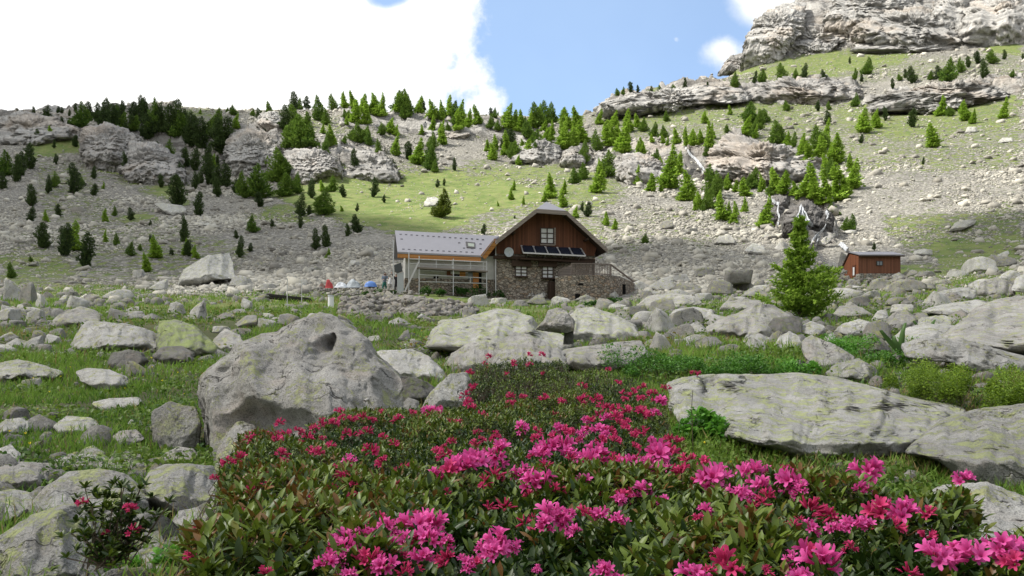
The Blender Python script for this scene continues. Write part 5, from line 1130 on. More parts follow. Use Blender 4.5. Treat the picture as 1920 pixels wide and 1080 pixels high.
# ---------------------------------------------------------------- heaps and things round the building site
def heap(name, pts, n, size, label, cat, mat, seed, tops=None, depth=1.2):
    """stones piled inside a photo polygon, standing on the ground; higher pixels lie further back and higher"""
    r_ = np.random.default_rng(seed); a = np.array(PP(pts)); x0, x1, y0, y1 = a[:, 0].min(), a[:, 0].max(), a[:, 1].min(), a[:, 1].max(); P, S = [], []
    while len(P) < n:
        px, v = r_.uniform(x0, x1), r_.uniform(y0, y1)
        if inpoly(np.array([px]), np.array([v]), a, .01)[0] < .5: continue
        P.append((px, v)); S.append(size*(.45+r_.random()**2*1.4))
    bb = np.interp([p[0] for p in P], *zip(*sorted((q_[0], q_[1]) for q_ in PP(tops)))) if tops else np.full(n, y1)
    gb = hits([(p[0], b, 8) for p, b in zip(P, bb)]); pos = []
    for (px, v), g0, b in zip(P, gb, bb):
        Y = g0[1]+depth*max(0, (b-v))/(y1-y0+1e-6); pos.append(px2w(px, v, Y))
    pos = np.array(pos); S = np.array(S); R = rand_rot(n, .45)*S[:, None, None]; tp_ = stone_templates(8, 2, seed, 8); wh = r_.integers(0, 8, n); parts = []
    b0 = pos.mean(0); b0[2] = pos[:, 2].min()
    for k in range(8):
        s = wh == k
        if s.any(): parts.append(stamp(tp_[k][0]*np.array([1.15, .9, .85]), tp_[k][1], pos[s]-b0, R[s], r_.random(s.sum())))
    V, Fc, var = merge(parts); o = link_mesh(name, npmesh(name, V, Fc, False, {'var': var}), mat, loc=b0); tag(o, label, cat); return o
HEAPM = granite('heap_stone', (.29, .275, .255), .2, scale=1.5, warm=.4)
WHEAP = granite('heap_pale', (.46, .45, .43), 0, scale=2, warm=.1)
heap('dry_stone_wall', '632,580 645,562 690,552 760,556 860,566 900,578 880,590 800,592 640,592', 620, .22, 'long tumbled dry-stone wall along the bank below the chalet wing', 'dry stone wall', HEAPM, 4, '632,592 900,592', 2.2)
heap('rubble_pile', '965,545 972,531 990,526 1012,528 1030,534 1030,552 1010,558 970,556', 320, .14, 'whitish rubble pile against the chalet\'s stone front, under its windows', 'rubble pile', WHEAP, 6, '960,560 1035,560', .8)
heap('stone_row', '585,540 640,538 735,543 800,548 800,553 640,556 590,552', 130, .17, 'thin line of stones edging the building site left of the chalet', 'stones', HEAPM, 9, '585,560 800,560', 1.5)['kind'] = 'stuff'
heap('hut_stones', '1560,520 1575,500 1590,505 1590,520 1640,522 1700,516 1712,524 1640,532 1570,530', 110, .24, 'grey stones piled around the foot of the brown hut', 'stones', HEAPM, 12, '1560,534 1715,534', 1.5)['kind'] = 'stuff'
def cloth(name, px0, px1, v0, v1, mat, label, cat, seed, dome=False, base=None):
    g0 = hits([((px0+px1)/2, base or v1+6, 20)])[0]; Y = g0[1]+1.0; w_ = (px1-px0)/F*Y; h_ = (v1-v0)/F*Y; n = 26
    X, Z = np.meshgrid(np.linspace(-.5, .5, n), np.linspace(-.5, .5, n)); rr2 = np.hypot(X, Z)*2
    hh = np.sqrt(np.clip(1-rr2**2, 0, 1)) if dome else np.clip(1-rr2**3, 0, 1)*(.55+.6*fbm(np.stack([X*4, Z*4, 0*X+seed], -1), 3))+.02
    V = np.stack([X*w_, Z*w_*.5, np.maximum(hh*h_, 0)], -1).reshape(-1, 3); i = np.arange(n*n).reshape(n, n)
    Fc = np.stack([i[:-1, :-1], i[:-1, 1:], i[1:, 1:], i[1:, :-1]], -1).reshape(-1, 4)
    Vb = V*np.array([1, 1, 0]); Fb = Fc[:, ::-1]+n*n
    o = link_mesh(name, npmesh(name, np.vstack([V, Vb-(0, 0, .3)]), np.vstack([Fc, Fb]), True), mat, loc=px2w((px0+px1)/2, v1, Y)); tag(o, label, cat); return o
cloth('blue_dome', 683, 707, 527, 538, simple('blue_sheet', (.12, .25, .62), .4), 'bright blue domed cover on the ground left of the chalet', 'cover', 3, True)
cloth('white_tarpaulin', 626, 652, 528, 540, simple('white_sheet', (.62, .66, .70), .5, .3, 3, .12), 'whitish plastic sheet heap right of the red bundle', 'tarpaulin', 5)
cloth('grey_tarpaulin', 648, 678, 523, 540, simple('grey_sheet', (.40, .44, .47), .5, .3, 3, .2), 'grey-white plastic sheet heap left of the blue dome', 'tarpaulin', 8)
cloth('brown_sack', 597, 612, 529, 541, simple('brown_sack', (.20, .13, .11), .8, .2, 3, .2), 'dull brown sack left of the red bundle', 'sack', 11)
cloth('red_bundle', 609, 625, 518, 541, simple('red_sheet', (.42, .055, .06), .6, .3, 3, .25), 'red-topped bundle standing on the bank left of the chalet', 'bundle', 14)
def on_ground(px, v, parts, name, label, cat, ymin=15):
    g0 = hits([(px, v, ymin)])[0]; o = empty(name, tuple(g0)); tag(o, label, cat); s_ = g0[1]/F
    for nm, bm, mat in parts(s_): bmobj(nm, bm, mat, o)
    return o
def post_parts(s_):
    bm = bmesh.new(); bmesh.ops.create_cone(bm, cap_ends=True, segments=20, radius1=5.5*s_, radius2=5.5*s_, depth=25*s_)
    for v_ in bm.verts: v_.co.z += 12.5*s_
    b2 = bmesh.new(); bmesh.ops.create_cone(b2, cap_ends=True, segments=20, radius1=6.2*s_, radius2=5.8*s_, depth=2*s_)
    for v_ in b2.verts: v_.co.z += 25.5*s_
    b3 = bmesh.new(); add_slab(b3, [(-13*s_, -4*s_, 0), (5*s_, -4*s_, 0), (5*s_, 4*s_, 0), (-13*s_, 4*s_, 0)], (0, 0, 2*s_))
    return [('pipe', bm, WHITEP), ('cap', b2, simple('cap_grey', (.4, .42, .45), .5)), ('slab', b3, PLASTER)]
on_ground(620.5, 580, post_parts, 'white_pipe_post', 'short thick white pipe standing upright in the grass behind the humped boulder', 'post')
for px, v0, v1, nm in ((538.6, 522, 573, 'taller left'), (565.7, 526, 569, 'shorter right')):
    def pp_(s_, h_=v1-v0):
        bm = bmesh.new(); add_tube(bm, (0, 0, -.1), (0, 0, h_*s_), .9*s_); b2 = bmesh.new(); add_slab(b2, [(-4*s_, -2*s_, 0), (4*s_, -2*s_, 0), (4*s_, 2*s_, 0), (-4*s_, 2*s_, 0)], (0, 0, 3*s_)); return [('pole', bm, STEEL), ('foot', b2, STEEL)]
    on_ground(px, v1, pp_, 'thin_pole', f'{nm} thin metal pole standing by the dark plank stack', 'pole')
def plank_parts(s_):
    bm = bmesh.new(); r_ = random.Random(3)
    for k in range(9):
        a = r_.uniform(-6, 6); add_bar(bm, (-38*s_+a*s_, (k % 3)*.25, (14-k)*s_*.9+.1), (38*s_+a*s_, (k % 3)*.25+.1, (2+(8-k)*.7)*s_), 2.2*s_, .25)
    return [('planks', bm, simple('black_wood', (.035, .032, .03), .8, .2, 5, .3))]
on_ground(542, 567, plank_parts, 'plank_stack', 'stack of dark weathered planks lying in the grass beside two thin poles', 'planks')

# ---------------------------------------------------------------- two people on the building site
SKIN = simple('skin', (.42, .24, .17), .6)
def person(px, v, hpx, joints, rad, mats, label):
    """joints: name -> (x, y, z) in units of body height; bones by parent; the body is one skinned surface"""
    g0 = hits([(px, v, 20)])[0]; Hh = hpx/F*g0[1]; o = empty('person', tuple(g0)); tag(o, label, 'person')
    order = list(joints); me = bpy.data.meshes.new('body'); par = {'chest': 'pelvis', 'neck': 'chest', 'head': 'neck', 'top': 'head', 'sl': 'chest', 'sr': 'chest', 'el': 'sl', 'er': 'sr', 'hl': 'el', 'hr': 'er', 'tl': 'hl', 'tr': 'hr', 'kl': 'pelvis', 'kr': 'pelvis', 'al': 'kl', 'ar': 'kr', 'fl': 'al', 'fr': 'ar'}
    me.from_pydata([tuple(c_*Hh for c_ in joints[k]) for k in order], [(order.index(par[k]), order.index(k)) for k in order if k != 'pelvis'], [])
    b = bpy.data.objects.new('body', me); COL.objects.link(b); md = b.modifiers.new('s', 'SKIN'); md.use_smooth_shade = True
    for k, sv in zip(order, me.skin_vertices[0].data): sv.radius = (rad.get(k, .03)*Hh,)*2; sv.use_root = (k == 'pelvis')
    b.modifiers.new('u', 'SUBSURF').levels = 2; bpy.context.view_layer.update()
    dg = bpy.context.evaluated_depsgraph_get(); m2 = bpy.data.meshes.new_from_object(b.evaluated_get(dg)); bpy.data.objects.remove(b)
    skin_, top_, leg_, hair_ = mats
    for m_ in (skin_, top_, leg_, hair_): m2.materials.append(m_)
    jh = Vector(joints['head'])*Hh
    for p_ in m2.polygons:
        c_ = p_.center; p_.use_smooth = True
        armskin = min((c_-Vector(joints[k])*Hh).length for k in ('hl', 'hr', 'tl', 'tr')) < .05*Hh
        p_.material_index = 0 if armskin else 2 if c_.z < .5*Hh else 1 if c_.z < .83*Hh or abs(c_.x-jh.x) > .08*Hh else (3 if c_.z > jh.z+.015*Hh or c_.y > jh.y+.02*Hh else 0)
    m2.name = 'body'; ob = bpy.data.objects.new('body', m2); COL.objects.link(ob); ob.parent = o
RAD = {'pelvis': .085, 'chest': .10, 'neck': .035, 'head': .062, 'top': .05, 'sl': .05, 'sr': .05, 'el': .032, 'er': .032, 'hl': .025, 'hr': .025, 'tl': .018, 'tr': .018, 'kl': .05, 'kr': .05, 'al': .035, 'ar': .035, 'fl': .03, 'fr': .03}
person(743, 547, 34, {'pelvis': (0, 0, .52), 'chest': (0, 0, .74), 'neck': (0, 0, .85), 'head': (0, -.01, .92), 'top': (0, -.01, .97), 'sl': (-.11, 0, .80), 'sr': (.11, 0, .80), 'el': (-.2, -.05, .9), 'er': (.2, -.05, .92), 'hl': (-.24, -.08, 1.04), 'hr': (.25, -.08, 1.06), 'tl': (-.25, -.08, 1.09), 'tr': (.26, -.08, 1.11), 'kl': (-.06, -.02, .28), 'kr': (.06, 0, .28), 'al': (-.07, 0, .05), 'ar': (.07, 0, .05), 'fl': (-.07, -.09, .02), 'fr': (.08, -.09, .02)}, RAD,
 (SKIN, simple('black_shirt', (.015, .015, .018), .8), simple('black_trousers', (.02, .02, .024), .8), simple('dark_hair', (.03, .02, .015), .7)), 'person in black with both arms raised beside the left end of the chalet wing')
person(721, 547, 36, {'pelvis': (0, 0, .52), 'chest': (.02, -.03, .74), 'neck': (.03, -.05, .85), 'head': (.04, -.07, .92), 'top': (.04, -.07, .97), 'sl': (-.09, -.02, .80), 'sr': (.13, -.03, .80), 'el': (-.12, -.1, .65), 'er': (.2, -.1, .66), 'hl': (-.02, -.2, .6), 'hr': (.24, -.2, .68), 'tl': (.01, -.24, .6), 'tr': (.27, -.23, .7), 'kl': (-.08, -.05, .28), 'kr': (.07, .03, .28), 'al': (-.09, 0, .05), 'ar': (.08, .06, .05), 'fl': (-.09, -.09, .02), 'fr': (.09, -.03, .02)}, RAD,
 (SKIN, simple('blue_grey_shirt', (.16, .20, .26), .8), simple('green_trousers', (.03, .15, .12), .8), simple('grey_hair', (.12, .12, .12), .7)), 'person in green trousers and grey top, leftmost of the two workers by the wing')
cloth('white_bag', 727, 735, 518, 532, WHITEP, 'white sack standing between the two people by the wing', 'bag', 17, base=547)
# ---------------------------------------------------------------- blades, leaves and small plants
def blade_tpl(bend=.35, segs=2):
    """a grass blade of height 1 along z, bending to +y"""
    V = [(-.5, 0, 0), (.5, 0, 0), (-.38, bend*.3, .55), (.38, bend*.3, .55), (0, bend, 1)]
    return np.array(V, float), np.array([[0, 1, 3], [0, 3, 2], [2, 3, 4]])
GRM = leafmat('grass_blades', (.055, .13, .015), (.19, .31, .05), (.27, .22, .09), .65, .15, .35)
def cover_mask(px, v, Y):
    """how thick the turf is"""
    d = np.ones_like(px)
    return d
def grass():
    N = 420000; px = rng.random(N)*2700-390; Y = np.exp(math.log(1.5)+(math.log(78)-math.log(1.5))*rng.random(N)); x = (px-CX)/F*Y
    # leave out the ground below the rhododendrons and the building site
    z, g, r, p_, v_, Yf = hgt_full(x, Y)
    rh = (Y < 4.6) & (px > 430) & (px < 1250)
    site = (Y > 62) & (px > 740) & (px < 1180)
    pt = fbm(np.stack([x/1.7, Y/1.7, 0*x+2], -1), 3)
    keep = ~rh & ~site & ~((px < 480) & (Y < 4.8) & (rng.random(N) < .72)) & (rng.random(N) < np.clip(.62+1.3*pt+.3*(Y < 12), .05, 1)) & (rng.random(N) < np.where(Y > 45, g*1.1, 1))
    x, Y, z, pt, px = x[keep], Y[keep], z[keep], pt[keep], px[keep]; n = len(x)
    tv, tf = blade_tpl(.5); hgt_ = (.055+.085*rng.random(n)**1.5)*np.clip(.75+Y/48, .8, 2.0)*(1+1.3*np.clip(pt, -.5, 1))*(1+.5*np.clip(fbm(np.stack([x/.5, Y/.5, 0*x], -1), 2), -.7, 1)); wid = np.clip(.0052*(.6+.8*rng.random(n)), 0, 1)+.00085*Y*(.5+rng.random(n))
    R = rand_rot(n, .55); S = np.zeros((n, 3, 3)); S[:, 0, 0] = wid; S[:, 1, 1] = hgt_; S[:, 2, 2] = hgt_; R = R @ S
    dry = fbm(np.stack([x/3.1, Y/3.1, 0*x+8], -1), 3)
    var = np.clip(.30+.5*(rng.random(n)-.3)+.6*pt+.35*np.clip(dry, 0, 1), 0, .84); var = np.where(rng.random(n) < .05+.75*np.clip(dry-.02, 0, 1), 1.0, var)
    V, Fc, a = stamp(tv, tf, np.stack([x, Y, z-.01], -1), R, var)
    tag(link_mesh('meadow_grass', npmesh('meadow_grass', V, Fc, False, {'var': a}), GRM), 'green alpine grass growing between the boulders', 'grass', kind='stuff')
grass()
def leaf_tpl(w=.32, fold=.12, droop=.15):
    V = np.array([(0, 0, 0), (-w/2, .35, fold), (w/2, .35, fold), (0, .4, 0), (-w*.42, .75, fold*.6-droop*.4), (w*.42, .75, fold*.6-droop*.4), (0, 1, -droop), (0, .75, -droop*.45)])
    return V, np.array([[0, 3, 1], [0, 2, 3], [1, 3, 7], [1, 7, 4], [3, 2, 5], [3, 5, 7], [4, 7, 6], [7, 5, 6]])
def frame(dirs, roll=None):
    """matrices that carry +y to dirs and +z to roughly up"""
    d = dirs/np.linalg.norm(dirs, axis=1, keepdims=True); up = np.zeros_like(d); up[:, 2] = 1
    s = np.cross(d, up); s /= np.linalg.norm(s, axis=1, keepdims=True)+1e-9; u_ = np.cross(s, d)
    if roll is not None: c_, n_ = np.cos(roll)[:, None], np.sin(roll)[:, None]; s, u_ = s*c_+u_*n_, u_*c_-s*n_
    return np.stack([s, d, u_], -1)
def leafy(name, label, cat, px, v, w, h, mat, leaf, n, seed, wid=.5, flat=1.0, stem=True, ymin=1.2, lump=5, group=None):
    """a leafy plant or cushion: w, h in photo pixels, leaf length in metres"""
    r_ = np.random.default_rng(seed); g0 = hits([(px, v, ymin)])[0]; s_ = g0[1]/F; W_, H_ = w*s_/2, h*s_
    o = empty(name, tuple(g0)); tag(o, label, cat, group)
    cs = np.stack([r_.uniform(-.75, .75, lump), r_.uniform(-.6, .6, lump), r_.uniform(.1, .45, lump)], -1); wh = r_.integers(0, lump, n)
    d = r_.normal(size=(n, 3)); d[:, 2] = np.abs(d[:, 2])*.9; d /= np.linalg.norm(d, axis=1, keepdims=True)
    P = cs[wh]+d*np.array([.3, .34, .5])*(.6+.8*(wh % 3)/2)[:, None]*(r_.random(n)**.3)[:, None]; P = P*np.array([W_, W_*flat, H_]); P[:, 2] = np.maximum(P[:, 2], .01)
    gz = hgt(P[:, 0]+g0[0], P[:, 1]+g0[1])-g0[2]; P[:, 2] += gz
    dr = d*.8+r_.normal(size=(n, 3))*.5; dr[:, 2] = dr[:, 2]*.6+.15
    tv, tf = leaf_tpl(wid); L = leaf*(.6+.7*r_.random(n)); R = frame(dr, r_.normal(size=n)*.5)*L[:, None, None]
    V, Fc, a = stamp(tv, tf, P, R, np.clip(r_.random(n)*.8+.25*(P[:, 2]/H_-.4), 0, 1)); link_mesh('foliage', npmesh('foliage', V, Fc, False, {'var': a}), mat, o)
    if stem:
        m_ = min(n//6, 160); k = r_.integers(0, n, m_); bm = bmesh.new()
        Vs, Fs = [], []
        for j, i in enumerate(k):
            a_ = cs[wh[i]]*np.array([W_, W_*flat, 0])*.8+(0, 0, gz[i]-.02); b_ = P[i]; e = leaf*.035
            Vs += [a_+(-e, 0, 0), a_+(e, 0, 0), b_+(0, e, 0)]; Fs.append([3*j, 3*j+1, 3*j+2])
        bm.free(); link_mesh('stem', npmesh('stem', np.array(Vs), np.array(Fs)), STEMM, o)['kind'] = 'stuff'
    return o
STEMM = simple('plant_stem', (.09, .075, .04), .8)
HERB0 = 1
HERB = leafmat('herb_leaves', (.03, .10, .012), (.10, .24, .03), rough=.45, trans=.35)
HERB2 = leafmat('bright_herb_leaves', (.05, .17, .015), (.14, .34, .04), rough=.45, trans=.4)
BILB = leafmat('bilberry_leaves', (.07, .13, .012), (.24, .36, .03), (.32, .21, .03), rough=.5, trans=.35)
HOUSEG = leafmat('nettle_leaves', (.025, .08, .012), (.06, .15, .025), rough=.6)
for i, q in enumerate([('left end, highest', 1700, 752, 130, 75), ('middle, beside the dead stalks', 1770, 764, 120, 78), ('lowest, right of the middle one', 1852, 778, 130, 80), ('right edge', 1930, 780, 90, 62)]):
    leafy('bilberry_shrub', f'yellow-green bilberry shrub on the great slab\'s far side, {q[0]}', 'shrub', q[1], q[2], q[3]*1.1, q[4]*1.15, BILB, .021, 6500, 40+i, .5, 1.1, lump=7, ymin=4)
leafy('leafy_herb', 'bright lobed-leaf herb clump at the left tip of the great slab', 'herb', 1305, 832, 130, 75, HERB2, .045, 1500, 50, .75, ymin=2)
leafy('leafy_herb', 'low dark green herb left of the lobed-leaf clump, against the blossoms', 'herb', 1262, 842, 60, 40, HERB, .03, 500, 51, .7, ymin=2)
HB = [(1195, 700, 130, 55, HERB, 'dark green herb bank beside the low wide boulder'), (1270, 708, 140, 58, HERB, 'green herb bank behind the tip of the great slab'), (1350, 712, 150, 60, HERB, 'green herb bank centred behind the great slab'), (1435, 712, 130, 56, HERB, 'green herb bank right of centre behind the slab'), (1500, 712, 90, 48, HERB2, 'bright herb patch next to the jagged grey boulder'),
      (1610, 662, 110, 45, HERB2, 'bright green herb patch left of the upright broad-leaved plant'), (1640, 690, 120, 40, HERB, 'darker herb patch below the bright one, right of the jagged boulder'), (1730, 650, 90, 26, HERB2, 'small bright herb behind the log-shaped slab'), (1790, 652, 80, 22, HERB2, 'narrow bright herb strip right behind the log-shaped slab')]
for i, (a, b, c, d_, m_, lb) in enumerate(HB): leafy('leafy_herb', lb, 'herb', a, b, c, d_*.85, m_, .036, 2600, 60+i, .6, 1.6, ymin=5, lump=11)
for i, (a, b, c, d_) in enumerate([(820, 556, 60, 18), (868, 556, 60, 20), (915, 558, 70, 22), (945, 560, 50, 26), (700, 556, 60, 14), (760, 552, 70, 14), (1150, 572, 60, 14), (1120, 574, 60, 10)]):
    leafy('green_bush', f'low dark green bush {["fronting the wing scaffold, left one", "fronting the wing scaffold, middle one", "at the corner of wing and stone front", "beside the whitish rubble pile", "above the dry-stone wall, left one", "above the dry-stone wall, right one", "at the foot of the terrace wall, right", "at the foot of the terrace wall, left"][i]}', 'bush', a, b, c, d_, HOUSEG, .16, 700, 80+i, .6, .5, ymin=30)
for i, (a, b, c, d_, lb) in enumerate([(150, 1075, 90, 60, 'broad-leaved green plant in the lower left corner rocks'), (440, 1078, 0, 0, ''), (325, 1072, 90, 60, 'broad bright leaves left of the rhododendrons at the bottom'), (30, 1085, 80, 40, 'green leaves at the bottom left corner'), (215, 1085, 110, 50, 'feathery green leaves between the corner boulder and bottom stones')]):
    if c: leafy('leafy_herb', lb, 'herb', a, b, c, d_, HERB2, .038, 260, 95+i, .6, ymin=1.5)
# upright broad leaves behind the green bank
def rosette(px, v, leaves, label, mat):
    g0 = hits([(px, v, 5)])[0]; s_ = g0[1]/F; o = empty('broad_leaved_plant', tuple(g0)); tag(o, label, 'plant')
    for (dx, hh, ln) in leaves:
        n = 8; V, Fc = [], []
        for k in range(n+1):
            t_ = k/n; wd = ln*math.sin(math.pi*min(.98, t_*.9+.08))*s_*.5; cx = dx*s_*t_**1.3; z = hh*s_*t_; V += [(cx-wd, .02*t_, z), (cx, -.03-.05*t_, z+.01), (cx+wd, .02*t_, z)]
            if k < n: b_ = 3*k; Fc += [[b_, b_+1, b_+4, b_+3], [b_+1, b_+2, b_+5, b_+4]]
        link_mesh('leaf', npmesh('leaf', np.array(V), np.array(Fc), True, {'var': np.full(len(V), .5)}), mat, o)
VER = leafmat('veratrum_leaves', (.05, .12, .03), (.10, .19, .05), rough=.4)
rosette(1688, 668, [(8, 62, 12), (-38, 48, 14), (-14, 38, 16), (26, 30, 14)], 'broad-leaved plant with one upright blade, left end of the log-shaped slab', VER)
rosette(1738, 640, [(14, 40, 16), (-26, 38, 7), (2, 26, 14), (30, 22, 12)], 'broad-leaved plant with a fan of leaves, behind the log-shaped slab', VER)
# small yellow flowers
YEL = simple('yellow_petals', (.75, .62, .03), .5)
def butter_mesh():
    V, Fc = [], []
    for k in range(5):
        a = k*math.tau/5
        for (r_, da, z) in ((.1, 0, 1.0), (.75, -.45, 1.14), (1.0, 0, 1.2), (.75, .45, 1.14)): V.append((r_*math.cos(a+da)*.16, r_*math.sin(a+da)*.16, z))
        Fc.append([4*k, 4*k+1, 4*k+2, 4*k+3])
    b_ = len(V); V += [(-.012, 0, 0), (.012, 0, 0), (.012, .0, 1.02), (-.012, 0, 1.02), (0, -.012, 0), (0, .012, 0), (0, .012, 1.02), (0, -.012, 1.02)]; Fc += [[b_, b_+1, b_+2, b_+3], [b_+4, b_+5, b_+6, b_+7]]
    me = npmesh('buttercup', np.array(V), np.array(Fc), False, None, [0]*5+[1]*2); me.materials.append(YEL); me.materials.append(STEMM); return me
BUT = butter_mesh()
YF = '''40,700,14 62,712,16 110,708,14 150,700,14 128,690,12 70,770,16 42,780,18 15,812,20 55,815,20 60,835,22 280,672,14 285,690,12 272,708,14 330,700,12 310,715,16 372,672,12 378,680,10 240,712,12 235,730,12 345,740,12 98,736,14 205,695,10
 1325,834,24 1380,828,26 1407,820,28 1415,827,22 1460,850,20 1372,870,22 775,625,10 785,632,10 792,622,9 770,640,10 800,640,10 812,650,10 748,655,10 782,650,9 830,660,10 690,640,9 75,1035,22 92,1043,20 38,1032,18 1250,845,18'''
ys = [tuple(map(float, s.split(','))) for s in YF.split()]; hp = hits([(a, b+c*.9, 1.5) for a, b, c in ys])
ZN = lambda a, b: 'at the lower left rocks' if a < 120 and b > 1000 else 'in the left foreground grass' if a < 400 and b > 745 else 'in the grass left of the humped boulder' if a < 400 else 'in the grass below the great slab' if a > 1200 else 'in the grass left of the flat lichen boulder'
cn, tt_ = {}, {}
for a, b, c in ys: tt_[ZN(a, b)] = tt_.get(ZN(a, b), 0)+1
for i in sorted(range(len(ys)), key=lambda k: ys[k][0]):
    a, b, c = ys[i]; x, y, z = hp[i]; o = bpy.data.objects.new('yellow_flower', BUT); COL.objects.link(o); H_ = c/F*y; o.location = (x, y, z); o.scale = (H_*.9, H_*.9, H_); o.rotation_euler = (rng.normal()*.15+.2, rng.normal()*.15, rng.random()*6)
    cn[ZN(a, b)] = cn.get(ZN(a, b), 0)+1
    tag(o, f'yellow buttercup {ZN(a, b)}, {ordinal(cn[ZN(a, b)])} from left', 'flower', 'yellow flowers in the grass')

# low herbs woven through the turf
def turf_herbs():
    N = 90000; px = rng.random(N)*2600-340; Y = np.exp(math.log(1.9)+(math.log(40)-math.log(1.9))*rng.random(N)); x = (px-CX)/F*Y
    m_ = fbm(np.stack([x/1.1, Y/1.1, 0*x+6], -1), 3); keep = (m_ > .08) & ~((Y < 4.6) & (px > 430) & (px < 1250)) & ~((px < 480) & (Y < 4.8) & (rng.random(N) < .5)); x, Y, m_ = x[keep], Y[keep], m_[keep]; n = len(x); z = hgt(x, Y)
    tv, tf = leaf_tpl(.6); sz = (.022+.022*rng.random(n))*(.8+Y/11); d = rng.normal(size=(n, 3)); d[:, 2] = np.abs(d[:, 2])*.6+.2
    z = z+.02+(.05*np.clip(m_*3, 0, 1.5)*rng.random(n))*(1+Y/14); sel = rng.random(n)
    V, Fc, a = stamp(tv, tf, np.stack([x, Y, z], -1), frame(d, rng.normal(size=n)*.5)*sz[:, None, None], np.clip(.5*sel+.6*m_+.15*(fbm(np.stack([x/3, Y/3, 0*x], -1), 2)), 0, 1))
    tag(link_mesh('turf_herbs', npmesh('turf_herbs', V, Fc, False, {'var': a}), leafmat('turf_herb_leaves', (.03, .085, .012), (.14, .21, .03), (.24, .16, .04), .5, .3, .35)), 'low leafy herbs woven through the meadow grass', 'herbs', kind='stuff')
turf_herbs()
# ---------------------------------------------------------------- rhododendrons
CYS = np.array([.45, .85, 1.05, 1.45, 1.8, 2.5, 3.4, 4.3, 5.0]); CZS = np.array([-.24, -.227, -.224, -.213, -.204, -.2, -.18, -.06, .06])
def canopy_v(Y): return HY-F*np.interp(Y, CYS, CZS)/Y
_cv = canopy_v(CYS)
def depth_of(v): return float(np.interp(-v, -_cv, CYS))     # the depth at which the bush tops show at height v of the photo
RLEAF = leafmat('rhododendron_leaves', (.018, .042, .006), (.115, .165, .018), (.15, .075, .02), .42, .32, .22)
RWOOD = simple('rhododendron_wood', (.14, .11, .085), .85, .2, 40, .25)
PINK = leafmat('pink_petals', (.46, .018, .15), (.80, .13, .44), rough=.5, spec=.2, trans=.4)
RED = leafmat('crimson_petals', (.36, .014, .07), (.66, .06, .20), rough=.5, spec=.2, trans=.35)
def floret(open_=1.0):
    """funnel flower along +y: a tube that flares into five lobes"""
    V, Fc = [], []; n = 5
    for k in range(n):
        a = k*math.tau/n; b = math.tau/n/2
        for (r, da, y) in ((.09, -b, 0), (.17, -b, .45), (.30*open_+.05, -b, .72), (.62*open_+.05, -b*.46, .90), (.78*open_+.05, 0, .93), (.62*open_+.05, b*.46, .90), (.30*open_+.05, b, .72), (.17, b, .45), (.09, b, 0), (.36*open_+.05, 0, .76)):
            V.append((r*math.cos(a+da), y, r*math.sin(a+da)))
        o = 10*k; Fc += [[o, o+1, o+7], [o, o+7, o+8], [o+1, o+2, o+9], [o+1, o+9, o+7], [o+7, o+9, o+6], [o+2, o+3, o+9], [o+3, o+4, o+9], [o+4, o+5, o+9], [o+5, o+6, o+9]]
    return np.array(V)*np.array([.8, 1, .8]), np.array(Fc)
def cluster_mesh(seed, n, openf, mat):
    r_ = np.random.default_rng(seed); parts = []
    for k in range(n):
        ph = math.acos(1-(k+.5)/n*1.05); th_ = k*2.4+r_.random()*.5
        d = np.array([[math.sin(ph)*math.cos(th_), math.sin(ph)*math.sin(th_), math.cos(ph)+.12]]); op = openf*(r_.random()*.4+.75)
        if r_.random() < (.15 if openf > .8 else .45): op = .08
        tv, tf = floret(op); parts.append(stamp(tv, tf, d*.14+r_.normal(size=(1, 3))*.07, frame(d, np.array([r_.random()*6]))*(.50*(.65+.5*r_.random())), None)[:2]+(np.clip(.12+.75*(tv[:, 1]/.93)**2*(.5+.6*r_.random()), 0, .84),))
    V, Fc, a = merge(parts); me = npmesh('flower_cluster', V, Fc, False, {'var': a}); me.materials.append(mat); return me
CPINK = [cluster_mesh(k, 11, 1.0, PINK) for k in range(5)]; CRED = [cluster_mesh(20+k, 11, .8, RED) for k in range(5)]
CRO = [cluster_mesh(40+k, 11, .12, RED) for k in range(3)]
